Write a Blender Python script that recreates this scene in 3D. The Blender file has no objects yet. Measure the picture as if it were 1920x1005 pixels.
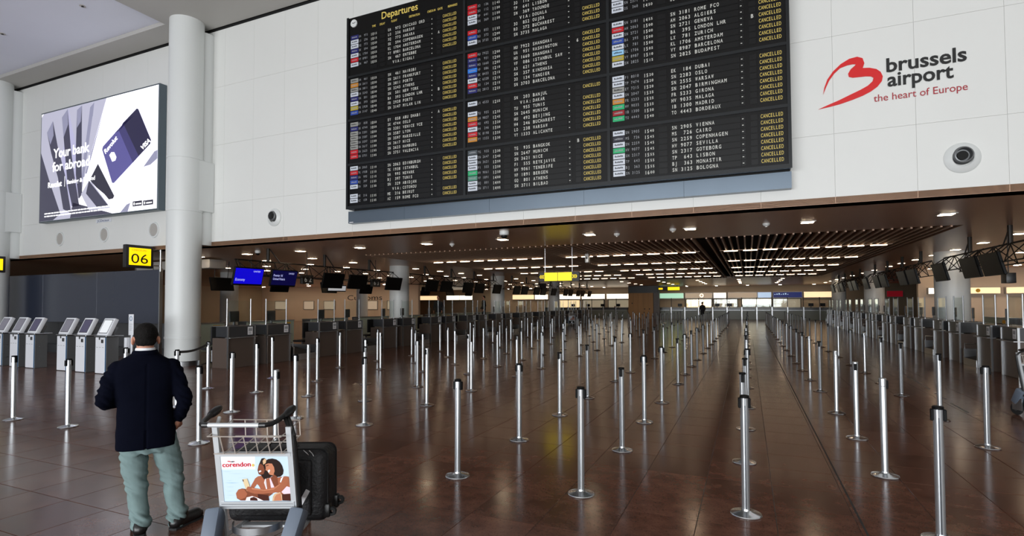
import bpy, bmesh, math, random
from mathutils import Vector, Matrix, noise
random.seed(7)
PI = math.pi
SC = bpy.context.scene
COL = SC.collection

# ---------------------------------------------------------------- camera, world, lights, exposure
EYE = 1.75
F = Vector((-0.40278375, 0.91478161, 0.03065723))
R = Vector((0.91514956, 0.40309114, -0.00433784))
U = Vector((0.01632583, -0.02630874, 0.99952054))
cd = bpy.data.cameras.new('camera'); cam = bpy.data.objects.new('camera', cd); COL.objects.link(cam)
cd.sensor_width = 36.0; cd.sensor_fit = 'HORIZONTAL'
cd.lens = 1003.458 / 1920 * 36.0
cd.shift_y = (537.29 - 502.5) / 1920
cd.clip_start = 0.05; cd.clip_end = 400
m3 = Matrix((R, U, -F)).transposed()
cam.matrix_world = Matrix.Translation((0, 0, EYE)) @ m3.to_4x4()
SC.camera = cam

world = bpy.data.worlds.new('overcast_sky'); SC.world = world; world.use_nodes = True
world.node_tree.nodes['Background'].inputs[0].default_value = (0.75, 0.85, 1.0, 1)
world.node_tree.nodes['Background'].inputs[1].default_value = 0.35

def area_light(name, loc, rot, sx, sy, power, color):
    l = bpy.data.lights.new(name, 'AREA'); l.shape = 'RECTANGLE'; l.size = sx; l.size_y = sy
    l.energy = power; l.color = color
    o = bpy.data.objects.new(name, l); COL.objects.link(o); o.location = loc; o.rotation_euler = rot
    return o
# daylight coming in through the glazed front of the departures hall, behind the camera
area_light('facade_daylight', (-3.2, -17.4, 2.6), (-PI/2, 0, PI), 30, 4.8, 7500, (0.95, 0.98, 1.0))

SC.view_settings.view_transform = 'Standard'
SC.view_settings.look = 'None'
SC.view_settings.exposure = 0.0
SC.view_settings.gamma = 1.0
SC.view_settings.use_curve_mapping = False
SC.cycles.max_bounces = 8
SC.cycles.diffuse_bounces = 4
SC.cycles.glossy_bounces = 4
SC.cycles.transmission_bounces = 6
SC.cycles.transparent_max_bounces = 16
SC.cycles.caustics_reflective = False
SC.cycles.caustics_refractive = False
SC.cycles.sample_clamp_indirect = 6.0

# ---------------------------------------------------------------- materials
MATS = {}
def srgb(r, g, b):
    def c(x):
        x /= 255.0
        return x/12.92 if x <= 0.04045 else ((x+0.055)/1.055)**2.4
    return (c(r), c(g), c(b), 1)

def mat(name, rgb, rough=0.5, metal=0.0, emit=None, estr=0.0, noise_amt=0.0, noise_scale=8.0, bump=0.0,
        bump_scale=40.0, alpha=1.0, trans=0.0, spec=0.5, coat=0.0, stretch=None):
    m = bpy.data.materials.new(name); m.use_nodes = True
    nt = m.node_tree; b = nt.nodes['Principled BSDF']
    c = srgb(*rgb)
    b.inputs['Base Color'].default_value = c
    b.inputs['Roughness'].default_value = rough
    b.inputs['Metallic'].default_value = metal
    b.inputs['Specular IOR Level'].default_value = spec
    b.inputs['Coat Weight'].default_value = coat
    if trans: b.inputs['Transmission Weight'].default_value = trans
    if alpha < 1: b.inputs['Alpha'].default_value = alpha
    if emit is not None:
        b.inputs['Emission Color'].default_value = srgb(*emit); b.inputs['Emission Strength'].default_value = estr
    if noise_amt or bump:
        g = nt.nodes.new('ShaderNodeNewGeometry')
        mp = nt.nodes.new('ShaderNodeMapping'); nt.links.new(g.outputs['Position'], mp.inputs['Vector'])
        if stretch: mp.inputs['Scale'].default_value = stretch
    if noise_amt:
        n = nt.nodes.new('ShaderNodeTexNoise'); n.inputs['Scale'].default_value = noise_scale; n.inputs['Detail'].default_value = 4
        nt.links.new(mp.outputs['Vector'], n.inputs['Vector'])
        mx = nt.nodes.new('ShaderNodeMix'); mx.data_type = 'RGBA'
        mx.inputs['A'].default_value = tuple(max(0, x*(1-noise_amt)) for x in c[:3]) + (1,)
        mx.inputs['B'].default_value = tuple(min(1, x*(1+noise_amt)) for x in c[:3]) + (1,)
        nt.links.new(n.outputs['Fac'], mx.inputs['Factor']); nt.links.new(mx.outputs['Result'], b.inputs['Base Color'])
    if bump:
        n2 = nt.nodes.new('ShaderNodeTexNoise'); n2.inputs['Scale'].default_value = bump_scale
        nt.links.new(mp.outputs['Vector'], n2.inputs['Vector'])
        bp = nt.nodes.new('ShaderNodeBump'); bp.inputs['Strength'].default_value = bump; bp.inputs['Distance'].default_value = 0.01
        nt.links.new(n2.outputs['Fac'], bp.inputs['Height']); nt.links.new(bp.outputs['Normal'], b.inputs['Normal'])
    MATS[name] = m
    return m

def glass_mat(name, tint, mixfac, rough=0.03):
    m = bpy.data.materials.new(name); m.use_nodes = True; nt = m.node_tree
    for n in list(nt.nodes): nt.nodes.remove(n)
    out = nt.nodes.new('ShaderNodeOutputMaterial')
    t = nt.nodes.new('ShaderNodeBsdfTransparent'); t.inputs[0].default_value = tint
    g = nt.nodes.new('ShaderNodeBsdfGlossy'); g.inputs['Roughness'].default_value = rough; g.inputs['Color'].default_value = (.9, .95, .95, 1)
    f = nt.nodes.new('ShaderNodeLayerWeight'); f.inputs['Blend'].default_value = .5
    pw = nt.nodes.new('ShaderNodeMath'); pw.operation = 'POWER'; pw.inputs[1].default_value = 5; nt.links.new(f.outputs['Facing'], pw.inputs[0])
    ma = nt.nodes.new('ShaderNodeMath'); ma.operation = 'MULTIPLY_ADD'; ma.inputs[1].default_value = .7*mixfac; ma.inputs[2].default_value = .03
    nt.links.new(pw.outputs[0], ma.inputs[0])
    mx = nt.nodes.new('ShaderNodeMixShader'); nt.links.new(ma.outputs[0], mx.inputs[0])
    nt.links.new(t.outputs[0], mx.inputs[1]); nt.links.new(g.outputs[0], mx.inputs[2]); nt.links.new(mx.outputs[0], out.inputs[0])
    MATS[name] = m; return m

def tile_mat():
    m = bpy.data.materials.new('polished_brown_stone'); m.use_nodes = True; nt = m.node_tree; b = nt.nodes['Principled BSDF']
    g = nt.nodes.new('ShaderNodeNewGeometry')
    # one tone per tile, from the tile's place in the grid
    ma = nt.nodes.new('ShaderNodeVectorMath'); ma.operation = 'SUBTRACT'; ma.inputs[1].default_value = (TX0, TY0, 0)
    mu = nt.nodes.new('ShaderNodeVectorMath'); mu.operation = 'SCALE'; mu.inputs['Scale'].default_value = 1.0/TILE
    fl = nt.nodes.new('ShaderNodeVectorMath'); fl.operation = 'FLOOR'
    ml = nt.nodes.new('ShaderNodeVectorMath'); ml.operation = 'MULTIPLY'; ml.inputs[1].default_value = (1, 1, 0)
    nt.links.new(g.outputs['Position'], ma.inputs[0]); nt.links.new(ma.outputs[0], mu.inputs[0]); nt.links.new(mu.outputs[0], fl.inputs[0]); nt.links.new(fl.outputs[0], ml.inputs[0])
    wn = nt.nodes.new('ShaderNodeTexWhiteNoise'); nt.links.new(ml.outputs[0], wn.inputs['Vector'])
    # grain that shifts from tile to tile
    mp = nt.nodes.new('ShaderNodeVectorMath'); mp.operation = 'MULTIPLY_ADD'; mp.inputs[1].default_value = (9, 9, 9)
    nt.links.new(wn.outputs['Color'], mp.inputs[0]); nt.links.new(g.outputs['Position'], mp.inputs[2])
    n1 = nt.nodes.new('ShaderNodeTexNoise'); n1.inputs['Scale'].default_value = 5.5; n1.inputs['Detail'].default_value = 7; n1.inputs['Roughness'].default_value = .65
    nt.links.new(mp.outputs[0], n1.inputs['Vector'])
    n2 = nt.nodes.new('ShaderNodeTexNoise'); n2.inputs['Scale'].default_value = 70; n2.inputs['Detail'].default_value = 3
    nt.links.new(mp.outputs[0], n2.inputs['Vector'])
    r1 = nt.nodes.new('ShaderNodeValToRGB'); r1.color_ramp.elements[0].position = .3; r1.color_ramp.elements[1].position = .72
    r1.color_ramp.elements[0].color = srgb(82, 53, 43); r1.color_ramp.elements[1].color = srgb(122, 83, 68)
    nt.links.new(n1.outputs['Fac'], r1.inputs[0])
    r2 = nt.nodes.new('ShaderNodeValToRGB'); r2.color_ramp.elements[0].position = .33; r2.color_ramp.elements[1].position = .45
    r2.color_ramp.elements[0].color = (.55, .52, .5, 1); r2.color_ramp.elements[1].color = (1, 1, 1, 1)
    nt.links.new(n2.outputs['Fac'], r2.inputs[0])
    mx = nt.nodes.new('ShaderNodeMix'); mx.data_type = 'RGBA'; mx.blend_type = 'MULTIPLY'; mx.inputs['Factor'].default_value = .8
    nt.links.new(r1.outputs[0], mx.inputs['A']); nt.links.new(r2.outputs[0], mx.inputs['B'])
    mr = nt.nodes.new('ShaderNodeMapRange'); mr.inputs['To Min'].default_value = .78; mr.inputs['To Max'].default_value = 1.15
    nt.links.new(wn.outputs['Value'], mr.inputs['Value'])
    mx2 = nt.nodes.new('ShaderNodeVectorMath'); mx2.operation = 'SCALE'
    nt.links.new(mx.outputs['Result'], mx2.inputs[0]); nt.links.new(mr.outputs[0], mx2.inputs['Scale'])
    nt.links.new(mx2.outputs[0], b.inputs['Base Color'])
    b.inputs['Roughness'].default_value = .2; b.inputs['Specular IOR Level'].default_value = .42
    n3 = nt.nodes.new('ShaderNodeTexNoise'); n3.inputs['Scale'].default_value = 2.2; nt.links.new(mp.outputs[0], n3.inputs['Vector'])
    mr2 = nt.nodes.new('ShaderNodeMapRange'); mr2.inputs['To Min'].default_value = .12; mr2.inputs['To Max'].default_value = .23
    nt.links.new(n3.outputs['Fac'], mr2.inputs['Value']); nt.links.new(mr2.outputs[0], b.inputs['Roughness'])
    bp = nt.nodes.new('ShaderNodeBump'); bp.inputs['Strength'].default_value = .03; bp.inputs['Distance'].default_value = .004
    nt.links.new(n1.outputs['Fac'], bp.inputs['Height']); nt.links.new(bp.outputs['Normal'], b.inputs['Normal'])
    MATS['tile'] = m; return m

TILE, TX0, TY0 = 0.58, -5.04, 2.83
tile_mat()
mat('grout', (38, 30, 28), .8)
mat('joint', (30, 25, 24), .6)
mat('wall_white', (226, 227, 224), .55, noise_amt=.03, noise_scale=.6, bump=.02, bump_scale=3)
mat('wall_joint', (205, 206, 204), .6)
mat('shadow_gap', (12, 12, 12), .8)
mat('column_white', (222, 225, 224), .4, noise_amt=.025, noise_scale=1.2)
mat('ceiling_pale', (232, 235, 248), .6, noise_amt=.03, noise_scale=.7)
mat('ceiling_grey', (186, 184, 180), .6, noise_amt=.03, noise_scale=.7)
mat('soffit', (226, 186, 154), .3, noise_amt=.05, noise_scale=.5, spec=.6)
mat('slat', (196, 162, 136), .4)
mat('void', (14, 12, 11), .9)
mat('chrome', (205, 208, 212), .2, 1.0)
mat('steel', (172, 174, 177), .3, 1.0, noise_amt=.06, noise_scale=6, stretch=(1, 1, .1))
mat('steel_dark', (105, 107, 110), .36, .9)
mat('groove', (45, 47, 52), .35, .7)
mat('alu', (190, 194, 198), .32, .85)
mat('alu_matt', (206, 210, 214), .38, .35)
mat('cassette', (7, 7, 8), .6, spec=.15)
mat('black', (14, 14, 15), .4)
mat('black_soft', (20, 20, 22), .7)
mat('rubber', (25, 25, 26), .75)
mat('board', (15, 15, 16), .24, spec=.3)
mat('board_frame', (36, 38, 40), .35, .2, spec=.3)
mat('flap', (17, 17, 18), .4, spec=.25)
mat('board_strip', (104, 116, 128), .3, .6, noise_amt=.08, noise_scale=1.5)
mat('txt_white', (215, 215, 208), .6)
mat('txt_dim', (150, 152, 156), .6)
mat('txt_yellow', (226, 200, 100), .6, emit=(235, 205, 90), estr=.04)
mat('panel_blue', (50, 56, 72), .2, .2, spec=.6, noise_amt=.03, noise_scale=1)
mat('kiosk_white', (228, 230, 236), .35)
mat('kiosk_grey', (112, 114, 116), .42, .5)
mat('kiosk_blue', (70, 110, 150), .4)
mat('screen_grey', (120, 118, 130), .2, emit=(150, 148, 160), estr=.12)
mat('screen_violet', (70, 66, 92), .2, emit=(92, 86, 120), estr=.15)
mat('screen_bright', (235, 238, 240), .1, emit=(240, 242, 245), estr=.25)  # white glow paints a light reflection on one kiosk, also a lit screen
mat('sign_yellow', (250, 215, 10), .5, emit=(255, 218, 0), estr=.95)
mat('sign_yellow2', (250, 226, 20), .5, emit=(255, 220, 20), estr=1.3)
mat('sign_case', (38, 36, 36), .5)
mat('txt_black', (18, 18, 18), .6)
mat('txt_orange', (205, 150, 10), .6)
mat('red', (214, 18, 22), .4)
mat('red_dark', (168, 40, 52), .5)
mat('lamp', (255, 255, 255), .5, emit=(255, 226, 190), estr=22.0)
mat('strip_lamp', (255, 255, 255), .5, emit=(255, 228, 192), estr=7.5)
mat('lamp_frame', (190, 186, 180), .4, .3)
mat('desk_brown', (84, 72, 65), .38, noise_amt=.08, noise_scale=3, spec=.4)
mat('desk_fascia', (46, 47, 50), .28, spec=.6)
mat('desk_side', (118, 118, 118), .35, .6)
mat('paper', (225, 225, 228), .7)
mat('truss', (40, 36, 33), .45, .5)
mat('tv_black', (8, 8, 9), .3, spec=.15)
mat('tv_blue', (8, 4, 150), .2, emit=(14, 6, 205), estr=.9)
mat('tv_navy', (6, 6, 40), .2, emit=(10, 8, 70), estr=.6)
mat('tv_text', (220, 225, 255), .5, emit=(190, 195, 255), estr=.7)
mat('far_wall', (192, 178, 152), .6, noise_amt=.05, noise_scale=.4)
mat('far_lit', (255, 246, 230), .5, emit=(255, 240, 214), estr=2.2)
mat('far_dimlit', (190, 178, 160), .5, emit=(190, 170, 145), estr=.45)
mat('far_cream', (235, 215, 180), .5, emit=(255, 215, 165), estr=1.1)
mat('far_green', (160, 205, 180), .5, emit=(170, 220, 190), estr=.9)
mat('far_navy', (30, 42, 92), .5, emit=(30, 45, 110), estr=.5)
mat('far_lblue', (170, 190, 215), .5, emit=(180, 205, 235), estr=.8)
mat('far_red', (150, 20, 35), .5, emit=(150, 20, 35), estr=.3)
mat('far_counter', (128, 134, 120), .35)
mat('wood', (176, 128, 70), .5, noise_amt=.15, noise_scale=3, stretch=(1, 1, .1))
mat('pale_green', (176, 190, 176), .35)
mat('amber', (225, 175, 40), .5)
mat('beige', (226, 206, 182), .6, noise_amt=.05, noise_scale=.5)
mat('navy_cloth', (6, 8, 20), .95, noise_amt=.12, noise_scale=60, spec=.06)
mat('trouser', (112, 132, 132), .85, noise_amt=.08, noise_scale=30, bump=.12, bump_scale=90, spec=.2)
mat('shirt', (228, 232, 238), .8)
mat('skin', (178, 124, 100), .55, noise_amt=.08, noise_scale=30)
mat('hair', (16, 13, 12), .75, noise_amt=.5, noise_scale=120, bump=.6, bump_scale=160, spec=.15)
mat('shoe', (16, 14, 14), .38)
mat('dark_cloth', (24, 25, 30), .85)
mat('khaki', (78, 80, 60), .85)
mat('case_cloth', (17, 17, 20), .6, noise_amt=.95, noise_scale=55, bump=.5, bump_scale=55)
mat('case_trim', (10, 10, 11), .4)
mat('cover_grey', (98, 108, 122), .5)
mat('wire', (205, 196, 188), .3, .5)
mat('ad_sky', (205, 226, 244), .3, coat=.4)
mat('ad_haze', (240, 245, 250), .3)
mat('ad_wave', (160, 196, 222), .3)
mat('ad_wave2', (190, 214, 234), .3)
mat('ad_hair', (38, 26, 22), .35)
mat('ad_skin', (168, 100, 72), .35)
mat('ad_skin2', (196, 128, 96), .35)
mat('ad_skin3', (128, 72, 50), .35)
mat('ad_dark', (72, 36, 28), .35)
mat('ad_white', (246, 240, 242), .35)
mat('ad_pink', (238, 214, 226), .35)
mat('ad_phone', (222, 200, 160), .35)
mat('ad_tan', (214, 178, 140), .35)
mat('ad_red', (206, 16, 44), .35)
mat('ad_gold', (226, 196, 110), .35)
for nm, c, s in (('bb_white', (248, 248, 255), 1.0), ('bb_pale', (178, 177, 194), .62), ('bb_mid', (140, 140, 164), .6), ('bb_dark', (66, 65, 84), .5),
                 ('bb_ink', (48, 46, 62), .45), ('bb_card', (88, 84, 142), .6), ('bb_card2', (44, 41, 70), .45), ('bb_card3', (66, 62, 110), .5), ('bb_text', (255, 255, 255), 1.05)):
    mat(nm, c, .3, emit=c, estr=s)
mat('bb_case', (92, 104, 112), .35, .4)
mat('dec_blue', (70, 90, 130), .5)
glass_mat('glass', (.82, .9, .88, 1), 1.0)
glass_mat('glass_clear', (.93, .96, .95, 1), 1.0)

# ---------------------------------------------------------------- mesh helpers
class MB:
    def __init__(s): s.v = []; s.f = []; s.m = []; s.cur = 0
    def add(s, vs, fs):
        o = len(s.v); s.v.extend([tuple(x) for x in vs])
        for f in fs: s.f.append(tuple(i+o for i in f)); s.m.append(s.cur)
        return s
    def mi(s, i): s.cur = i; return s
    def box(s, x0, x1, y0, y1, z0, z1, M=None):
        vs = [(x0,y0,z0),(x1,y0,z0),(x1,y1,z0),(x0,y1,z0),(x0,y0,z1),(x1,y0,z1),(x1,y1,z1),(x0,y1,z1)]
        if M is not None: vs = [M @ Vector(v) for v in vs]
        return s.add(vs, [(0,3,2,1),(4,5,6,7),(0,1,5,4),(1,2,6,5),(2,3,7,6),(3,0,4,7)])
    def bbox(s, x0, x1, y0, y1, z0, z1, b, M=None, seg=2):
        bm = bmesh.new(); bmesh.ops.create_cube(bm, size=1)
        for v in bm.verts:
            v.co = Vector(((x0+x1)/2 + v.co.x*(x1-x0), (y0+y1)/2 + v.co.y*(y1-y0), (z0+z1)/2 + v.co.z*(z1-z0)))
        bmesh.ops.bevel(bm, geom=list(bm.edges), offset=b, segments=seg, affect='EDGES', profile=.5)
        bm.verts.ensure_lookup_table(); bm.verts.index_update()
        vs = [(M @ v.co if M is not None else v.co.copy()) for v in bm.verts]; fs = [tuple(v.index for v in f.verts) for f in bm.faces]
        bm.free(); return s.add(vs, fs)
    def cyl(s, p0, p1, r0, r1=None, n=12, caps=True):
        r1 = r0 if r1 is None else r1
        p0 = Vector(p0); p1 = Vector(p1); d = (p1-p0).normalized()
        a = d.orthogonal().normalized(); b = d.cross(a)
        vs = []
        for p, r in ((p0, r0), (p1, r1)):
            for i in range(n):
                t = 2*PI*i/n; vs.append(p + a*math.cos(t)*r + b*math.sin(t)*r)
        fs = [(i, (i+1)%n, n+(i+1)%n, n+i) for i in range(n)]
        if caps: fs += [tuple(range(n-1, -1, -1)), tuple(range(n, 2*n))]
        return s.add(vs, fs)
    def tube(s, pts, r, n=8, closed=False):
        pts = [Vector(p) for p in pts]; rs = r if isinstance(r, (list, tuple)) else [r]*len(pts)
        vs = []; prev = None; N = len(pts)
        for i, p in enumerate(pts):
            if closed: d = pts[(i+1)%N] - pts[i-1]
            else: d = pts[min(i+1, N-1)] - pts[max(i-1, 0)]
            d.normalize()
            a = (prev - d*prev.dot(d)).normalized() if prev is not None and (prev - d*prev.dot(d)).length > 1e-6 else d.orthogonal().normalized()
            prev = a; b = d.cross(a)
            for k in range(n):
                t = 2*PI*k/n; vs.append(p + (a*math.cos(t) + b*math.sin(t))*rs[i])
        fs = []
        for i in range(N if closed else N-1):
            j = (i+1) % N
            for k in range(n): fs.append((i*n+k, i*n+(k+1)%n, j*n+(k+1)%n, j*n+k))
        if not closed: fs += [tuple(range(n-1, -1, -1)), tuple(range((N-1)*n, N*n))]
        return s.add(vs, fs)
    def lathe(s, prof, n=24, c=(0,0,0), M=None):
        vs = []; fs = []; rings = []
        for r, z in prof:
            if r < 1e-6: rings.append([len(vs)]); vs.append((c[0], c[1], c[2]+z))
            else:
                rings.append(list(range(len(vs), len(vs)+n)))
                for i in range(n): t = 2*PI*i/n; vs.append((c[0]+math.cos(t)*r, c[1]+math.sin(t)*r, c[2]+z))
        for a, b in zip(rings, rings[1:]):
            if len(a) == 1 and len(b) == 1: continue
            for i in range(n):
                j = (i+1) % n
                if len(a) == 1: fs.append((a[0], b[j], b[i]))
                elif len(b) == 1: fs.append((a[i], a[j], b[0]))
                else: fs.append((a[i], a[j], b[j], b[i]))
        if M is not None: vs = [M @ Vector(v) for v in vs]
        return s.add(vs, fs)
    def loft(s, rings):
        n = len(rings[0]); vs = [p for r in rings for p in r]; fs = []
        for i in range(len(rings)-1):
            for k in range(n): fs.append((i*n+k, i*n+(k+1)%n, (i+1)*n+(k+1)%n, (i+1)*n+k))
        fs += [tuple(range(n-1, -1, -1)), tuple(range((len(rings)-1)*n, len(rings)*n))]
        return s.add(vs, fs)
    def ell(s, c, r, n=16, m=10, M=None):
        prof = [(math.sin(PI*i/m), -math.cos(PI*i/m)) for i in range(m+1)]
        q = MB().lathe([(a if 0 < i < m else 0, b) for i, (a, b) in enumerate(prof)], n)
        T = Matrix.Translation(c) @ (M if M is not None else Matrix()) @ Matrix.Diagonal((r[0], r[1], r[2], 1))
        return s.add([T @ Vector(v) for v in q.v], q.f)
    def prism(s, pts2, f0, f1):
        n = len(pts2); vs = [f0(*p) for p in pts2] + [f1(*p) for p in pts2]
        fs = [(i, (i+1)%n, n+(i+1)%n, n+i) for i in range(n)] + [tuple(range(n-1, -1, -1)), tuple(range(n, 2*n))]
        return s.add(vs, fs)
    def poly(s, vs): return s.add(vs, [tuple(range(len(vs)))])
    def mesh(s, name, mats, smooth=35):
        me = bpy.data.meshes.new(name); me.from_pydata(s.v, [], s.f)
        for mm in (mats if isinstance(mats, (list, tuple)) else [mats]): me.materials.append(MATS[mm])
        if any(s.m): me.polygons.foreach_set('material_index', s.m)
        if smooth:
            me.polygons.foreach_set('use_smooth', [True]*len(s.f)); me.set_sharp_from_angle(angle=math.radians(smooth))
        me.update(); return me

def link(name, me, parent=None, loc=None, rot=None):
    o = bpy.data.objects.new(name, me); COL.objects.link(o)
    if parent is not None: o.parent = parent
    if loc is not None: o.location = loc
    if rot is not None: o.rotation_euler = rot
    return o
def part(name, mb, mats, parent=None, smooth=35, loc=None, rot=None):
    return link(name, mb.mesh(name, mats, smooth), parent, loc, rot)
def tag(o, label=None, cat=None, group=None, kind=None):
    if label: o['label'] = label
    if cat: o['category'] = cat
    if group: o['group'] = group
    if kind: o['kind'] = kind
    return o
def thing(name, label, cat, loc=(0,0,0), rotz=0, group=None):
    o = bpy.data.objects.new(name, None); COL.objects.link(o); o.empty_display_size = .1
    o.location = loc; o.rotation_euler = (0, 0, rotz)
    return tag(o, label, cat, group)
def struct(name, mb, mats, label=None, cat=None, smooth=35):
    o = part(name, mb, mats, None, smooth); tag(o, label, cat, None, 'structure'); return o
def copy_tree(o, parent=None, label=None, group=None):
    c = o.copy(); COL.objects.link(c)
    if parent is not None: c.parent = parent
    if label: c['label'] = label
    if group: c['group'] = group
    for ch in list(o.children): copy_tree(ch, c)
    return c
ORD = ['first','second','third','fourth','fifth','sixth','seventh','eighth','ninth','tenth','eleventh','twelfth','thirteenth','fourteenth','fifteenth','sixteenth',
       'seventeenth','eighteenth','nineteenth','twentieth','twenty-first','twenty-second','twenty-third','twenty-fourth','twenty-fifth','twenty-sixth','twenty-seventh','twenty-eighth']

# ---------------------------------------------------------------- lettering
GC = {}
def glyph(body, bold=0.0):
    key = (body, bold)
    if key in GC: return GC[key]
    cu = bpy.data.curves.new('lettering', 'FONT'); cu.body = body; cu.size = 1.0; cu.offset = bold; cu.resolution_u = 3
    ob = bpy.data.objects.new('lettering', cu); COL.objects.link(ob)
    bpy.context.view_layer.update()
    dg = bpy.context.evaluated_depsgraph_get(); ev = ob.evaluated_get(dg); me = ev.to_mesh()
    vs = [(v.co.x, v.co.y) for v in me.vertices]; fs = [tuple(p.vertices) for p in me.polygons]
    ev.to_mesh_clear(); bpy.data.objects.remove(ob); bpy.data.curves.remove(cu)
    if vs: box = (min(v[0] for v in vs), max(v[0] for v in vs), min(v[1] for v in vs), max(v[1] for v in vs))
    else: box = (0, .3, 0, .7)
    GC[key] = (vs, fs, box); return GC[key]
def put_text(mb, body, org, ex, ey, height, width=None, bold=0.0):
    # org = left end of the baseline; cap height ~0.72 em; height = em size; width stretches to fit
    vs, fs, b = glyph(body, bold); org = Vector(org); ex = Vector(ex); ey = Vector(ey)
    sx = (width/(b[1]-b[0])) if width else height
    return mb.add([org + ex*((x-b[0])*sx) + ey*(y*height) for x, y in vs], fs)
def put_mono(mb, body, org, ex, ey, height, pitch, fill=.72, bold=.012):
    org = Vector(org); ex = Vector(ex); ey = Vector(ey)
    for i, ch in enumerate(body):
        if ch == ' ': continue
        vs, fs, b = glyph(ch, bold); w = max(b[1]-b[0], .2); sx = pitch*fill/max(w, .5); cx = (b[0]+b[1])/2
        mb.add([org + ex*(pitch*(i+.5) + (x-cx)*sx) + ey*(y*height) for x, y in vs], fs)
    return mb
EX, EZ = Vector((1,0,0)), Vector((0,0,1))
for _c in 'ABCDEFGHIJKLMNOPQRSTUVWXYZ0123456789:': glyph(_c, .012)

# ================================================================ THE SETTING
WY, SOF, TOP = 10.97, 3.49, 10.04      # white wall plane, underside of the low hall, atrium ceiling
def in_view(p):
    d = Vector(p) - Vector((0, 0, EYE)); z = d.dot(F)
    if z < .3: return None
    return 960 + 1003.458*d.dot(R)/z, 537.29 - 1003.458*d.dot(U)/z

# floor: grout bed with raised stone tiles nearby, the same stone drawn by the material further off
gx0, gx1 = TX0 - 36*TILE, TX0 + 23*TILE
gy0, gy1 = TY0 - 6*TILE, TY0 + 42*TILE
FX0, FX1, FY0, FY1 = -50, 22, -18, 66
fl = MB()
fl.mi(0).poly([(gx0,gy0,-.004),(gx1,gy0,-.004),(gx1,gy1,-.004),(gx0,gy1,-.004)])
fl.mi(1)
for x0,x1,y0,y1 in ((FX0,FX1,FY0,gy0),(FX0,FX1,gy1,FY1),(FX0,gx0,gy0,gy1),(gx1,FX1,gy0,gy1)):
    fl.poly([(x0,y0,0),(x1,y0,0),(x1,y1,0),(x0,y1,0)])
floor = struct('floor', fl, ['grout','tile'], 'polished reddish brown stone tile floor of the hall', 'floor', smooth=0)
def tile_geo(mb, cx, cy):
    h = TILE/2 - .0022; i = h - .0018
    vs = [(cx-h,cy-h,-.004),(cx+h,cy-h,-.004),(cx+h,cy+h,-.004),(cx-h,cy+h,-.004),
          (cx-h,cy-h,-.0015),(cx+h,cy-h,-.0015),(cx+h,cy+h,-.0015),(cx-h,cy+h,-.0015),
          (cx-i,cy-i,0),(cx+i,cy-i,0),(cx+i,cy+i,0),(cx-i,cy+i,0)]
    fs = [(8,9,10,11)]
    for k in range(4):
        j = (k+1)%4; fs += [(k,j,4+j,4+k),(4+k,4+j,8+j,8+k)]
    mb.add(vs, fs)
cells = []
for a in range(-36, 23):
    for b in range(-6, 42):
        c = (TX0+(a+.5)*TILE, TY0+(b+.5)*TILE); q = in_view((c[0], c[1], 0))
        vis = q is not None and -60 < q[0] < 1980 and q[1] < 1060
        cells.append((0 if vis else 1, math.hypot(c[0], c[1]), c))
cells.sort()
t0 = MB(); tile_geo(t0, 0, 0); tme = t0.mesh('tile', 'tile', 0)
for q in cells[:300]: link('tile', tme, floor, (q[2][0], q[2][1], 0))
rest = MB()
for q in cells[300:]: tile_geo(rest, *q[2])
ro = part('tile_field', rest, 'tile', floor, 0); ro['kind'] = 'stuff'
# movement joint and the worn metal strip further right
struct('trim_1', MB().box(.787,.803,2.0,30,.0,.0012), 'joint', 'dark movement joint running through the stone floor', 'floor joint', 0)
ms = MB()
for a, b, x in ((10.6,11.5,3.13),(11.9,12.6,3.2),(13.1,13.5,3.27),(13.9,15.1,3.33),(15.6,16.4,3.42)):
    ms.add([(x-.02,a,.0015),(x+.02,a,.0015),(x+.05,b,.0015),(x+.01,b,.0015)], [(0,1,2,3)])
struct('trim_2', ms, 'steel_dark', 'worn broken metal strip in the floor near right desks', 'floor strip', 0)

# big white wall above the low hall, clad in large panels
wall = struct('wall_back', MB().box(-34,12.5,WY+.012,WY+.4,SOF,TOP), 'wall_joint', 'tall white panelled wall above the check-in hall', 'wall', 0)
bands = (SOF, 4.74, 6.5, 8.25, 9.98)
for z0, z1 in zip(bands, bands[1:]):
    pm = MB().bbox(-.5985,.5985,0,.014,z0+.0015,z1-.0015,.0015,seg=1).mesh('wall_panel', 'wall_white', 0)
    for k in range(-26, 8): link('wall_panel', pm, wall, (1.455+1.2*k+.6, WY, 0))
struct('trim_3', MB().box(-34,12.5,WY+.002,WY+.013,9.985,TOP+.1).box(-34,12.5,WY-.05,WY+.02,TOP+.06,TOP+.3), 'shadow_gap', 'black shadow gap between white wall and ceiling', 'shadow gap', 0)  # black strip paints the slot's shade, upper box added to block leaking sky light

# atrium ceiling with lowered bands along the wall and over the column lines
ac = MB()
ac.box(-34,12.5,10.15,WY-.05,TOP,TOP+.3)
ac.box(-15.65,12.5,-17.5,10.15,TOP,TOP+.3)
ac.mi(1).box(-34,-15.65,-17.5,10.15,TOP+.12,TOP+.3)
struct('ceiling', ac, ['ceiling_grey','ceiling_pale'], 'pale grey ceiling high above the entrance hall', 'ceiling', 0)
struct('wall_left', MB().box(-34.3,-34,-17.5,WY,0,TOP+.7), 'wall_white', 'white side wall of the entrance hall, far left', 'wall', 0)
struct('wall_right', MB().box(12.5,12.8,-17.5,WY,0,TOP+.7), 'wall_white', 'white side wall of the entrance hall, far right', 'wall', 0)
wf = MB()
for x in range(-34, 13, 4): wf.box(x-.08,x+.08,-17.2,-17.0,0,TOP)
for z in (0, 1.2, 4.2, 7.2, TOP-.1): wf.box(-34,12.5,-17.2,-17.05,z,z+.1)
struct('window_1', wf, 'steel_dark', 'glazing bars of the tall front windows behind the camera', 'window', 0)

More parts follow.
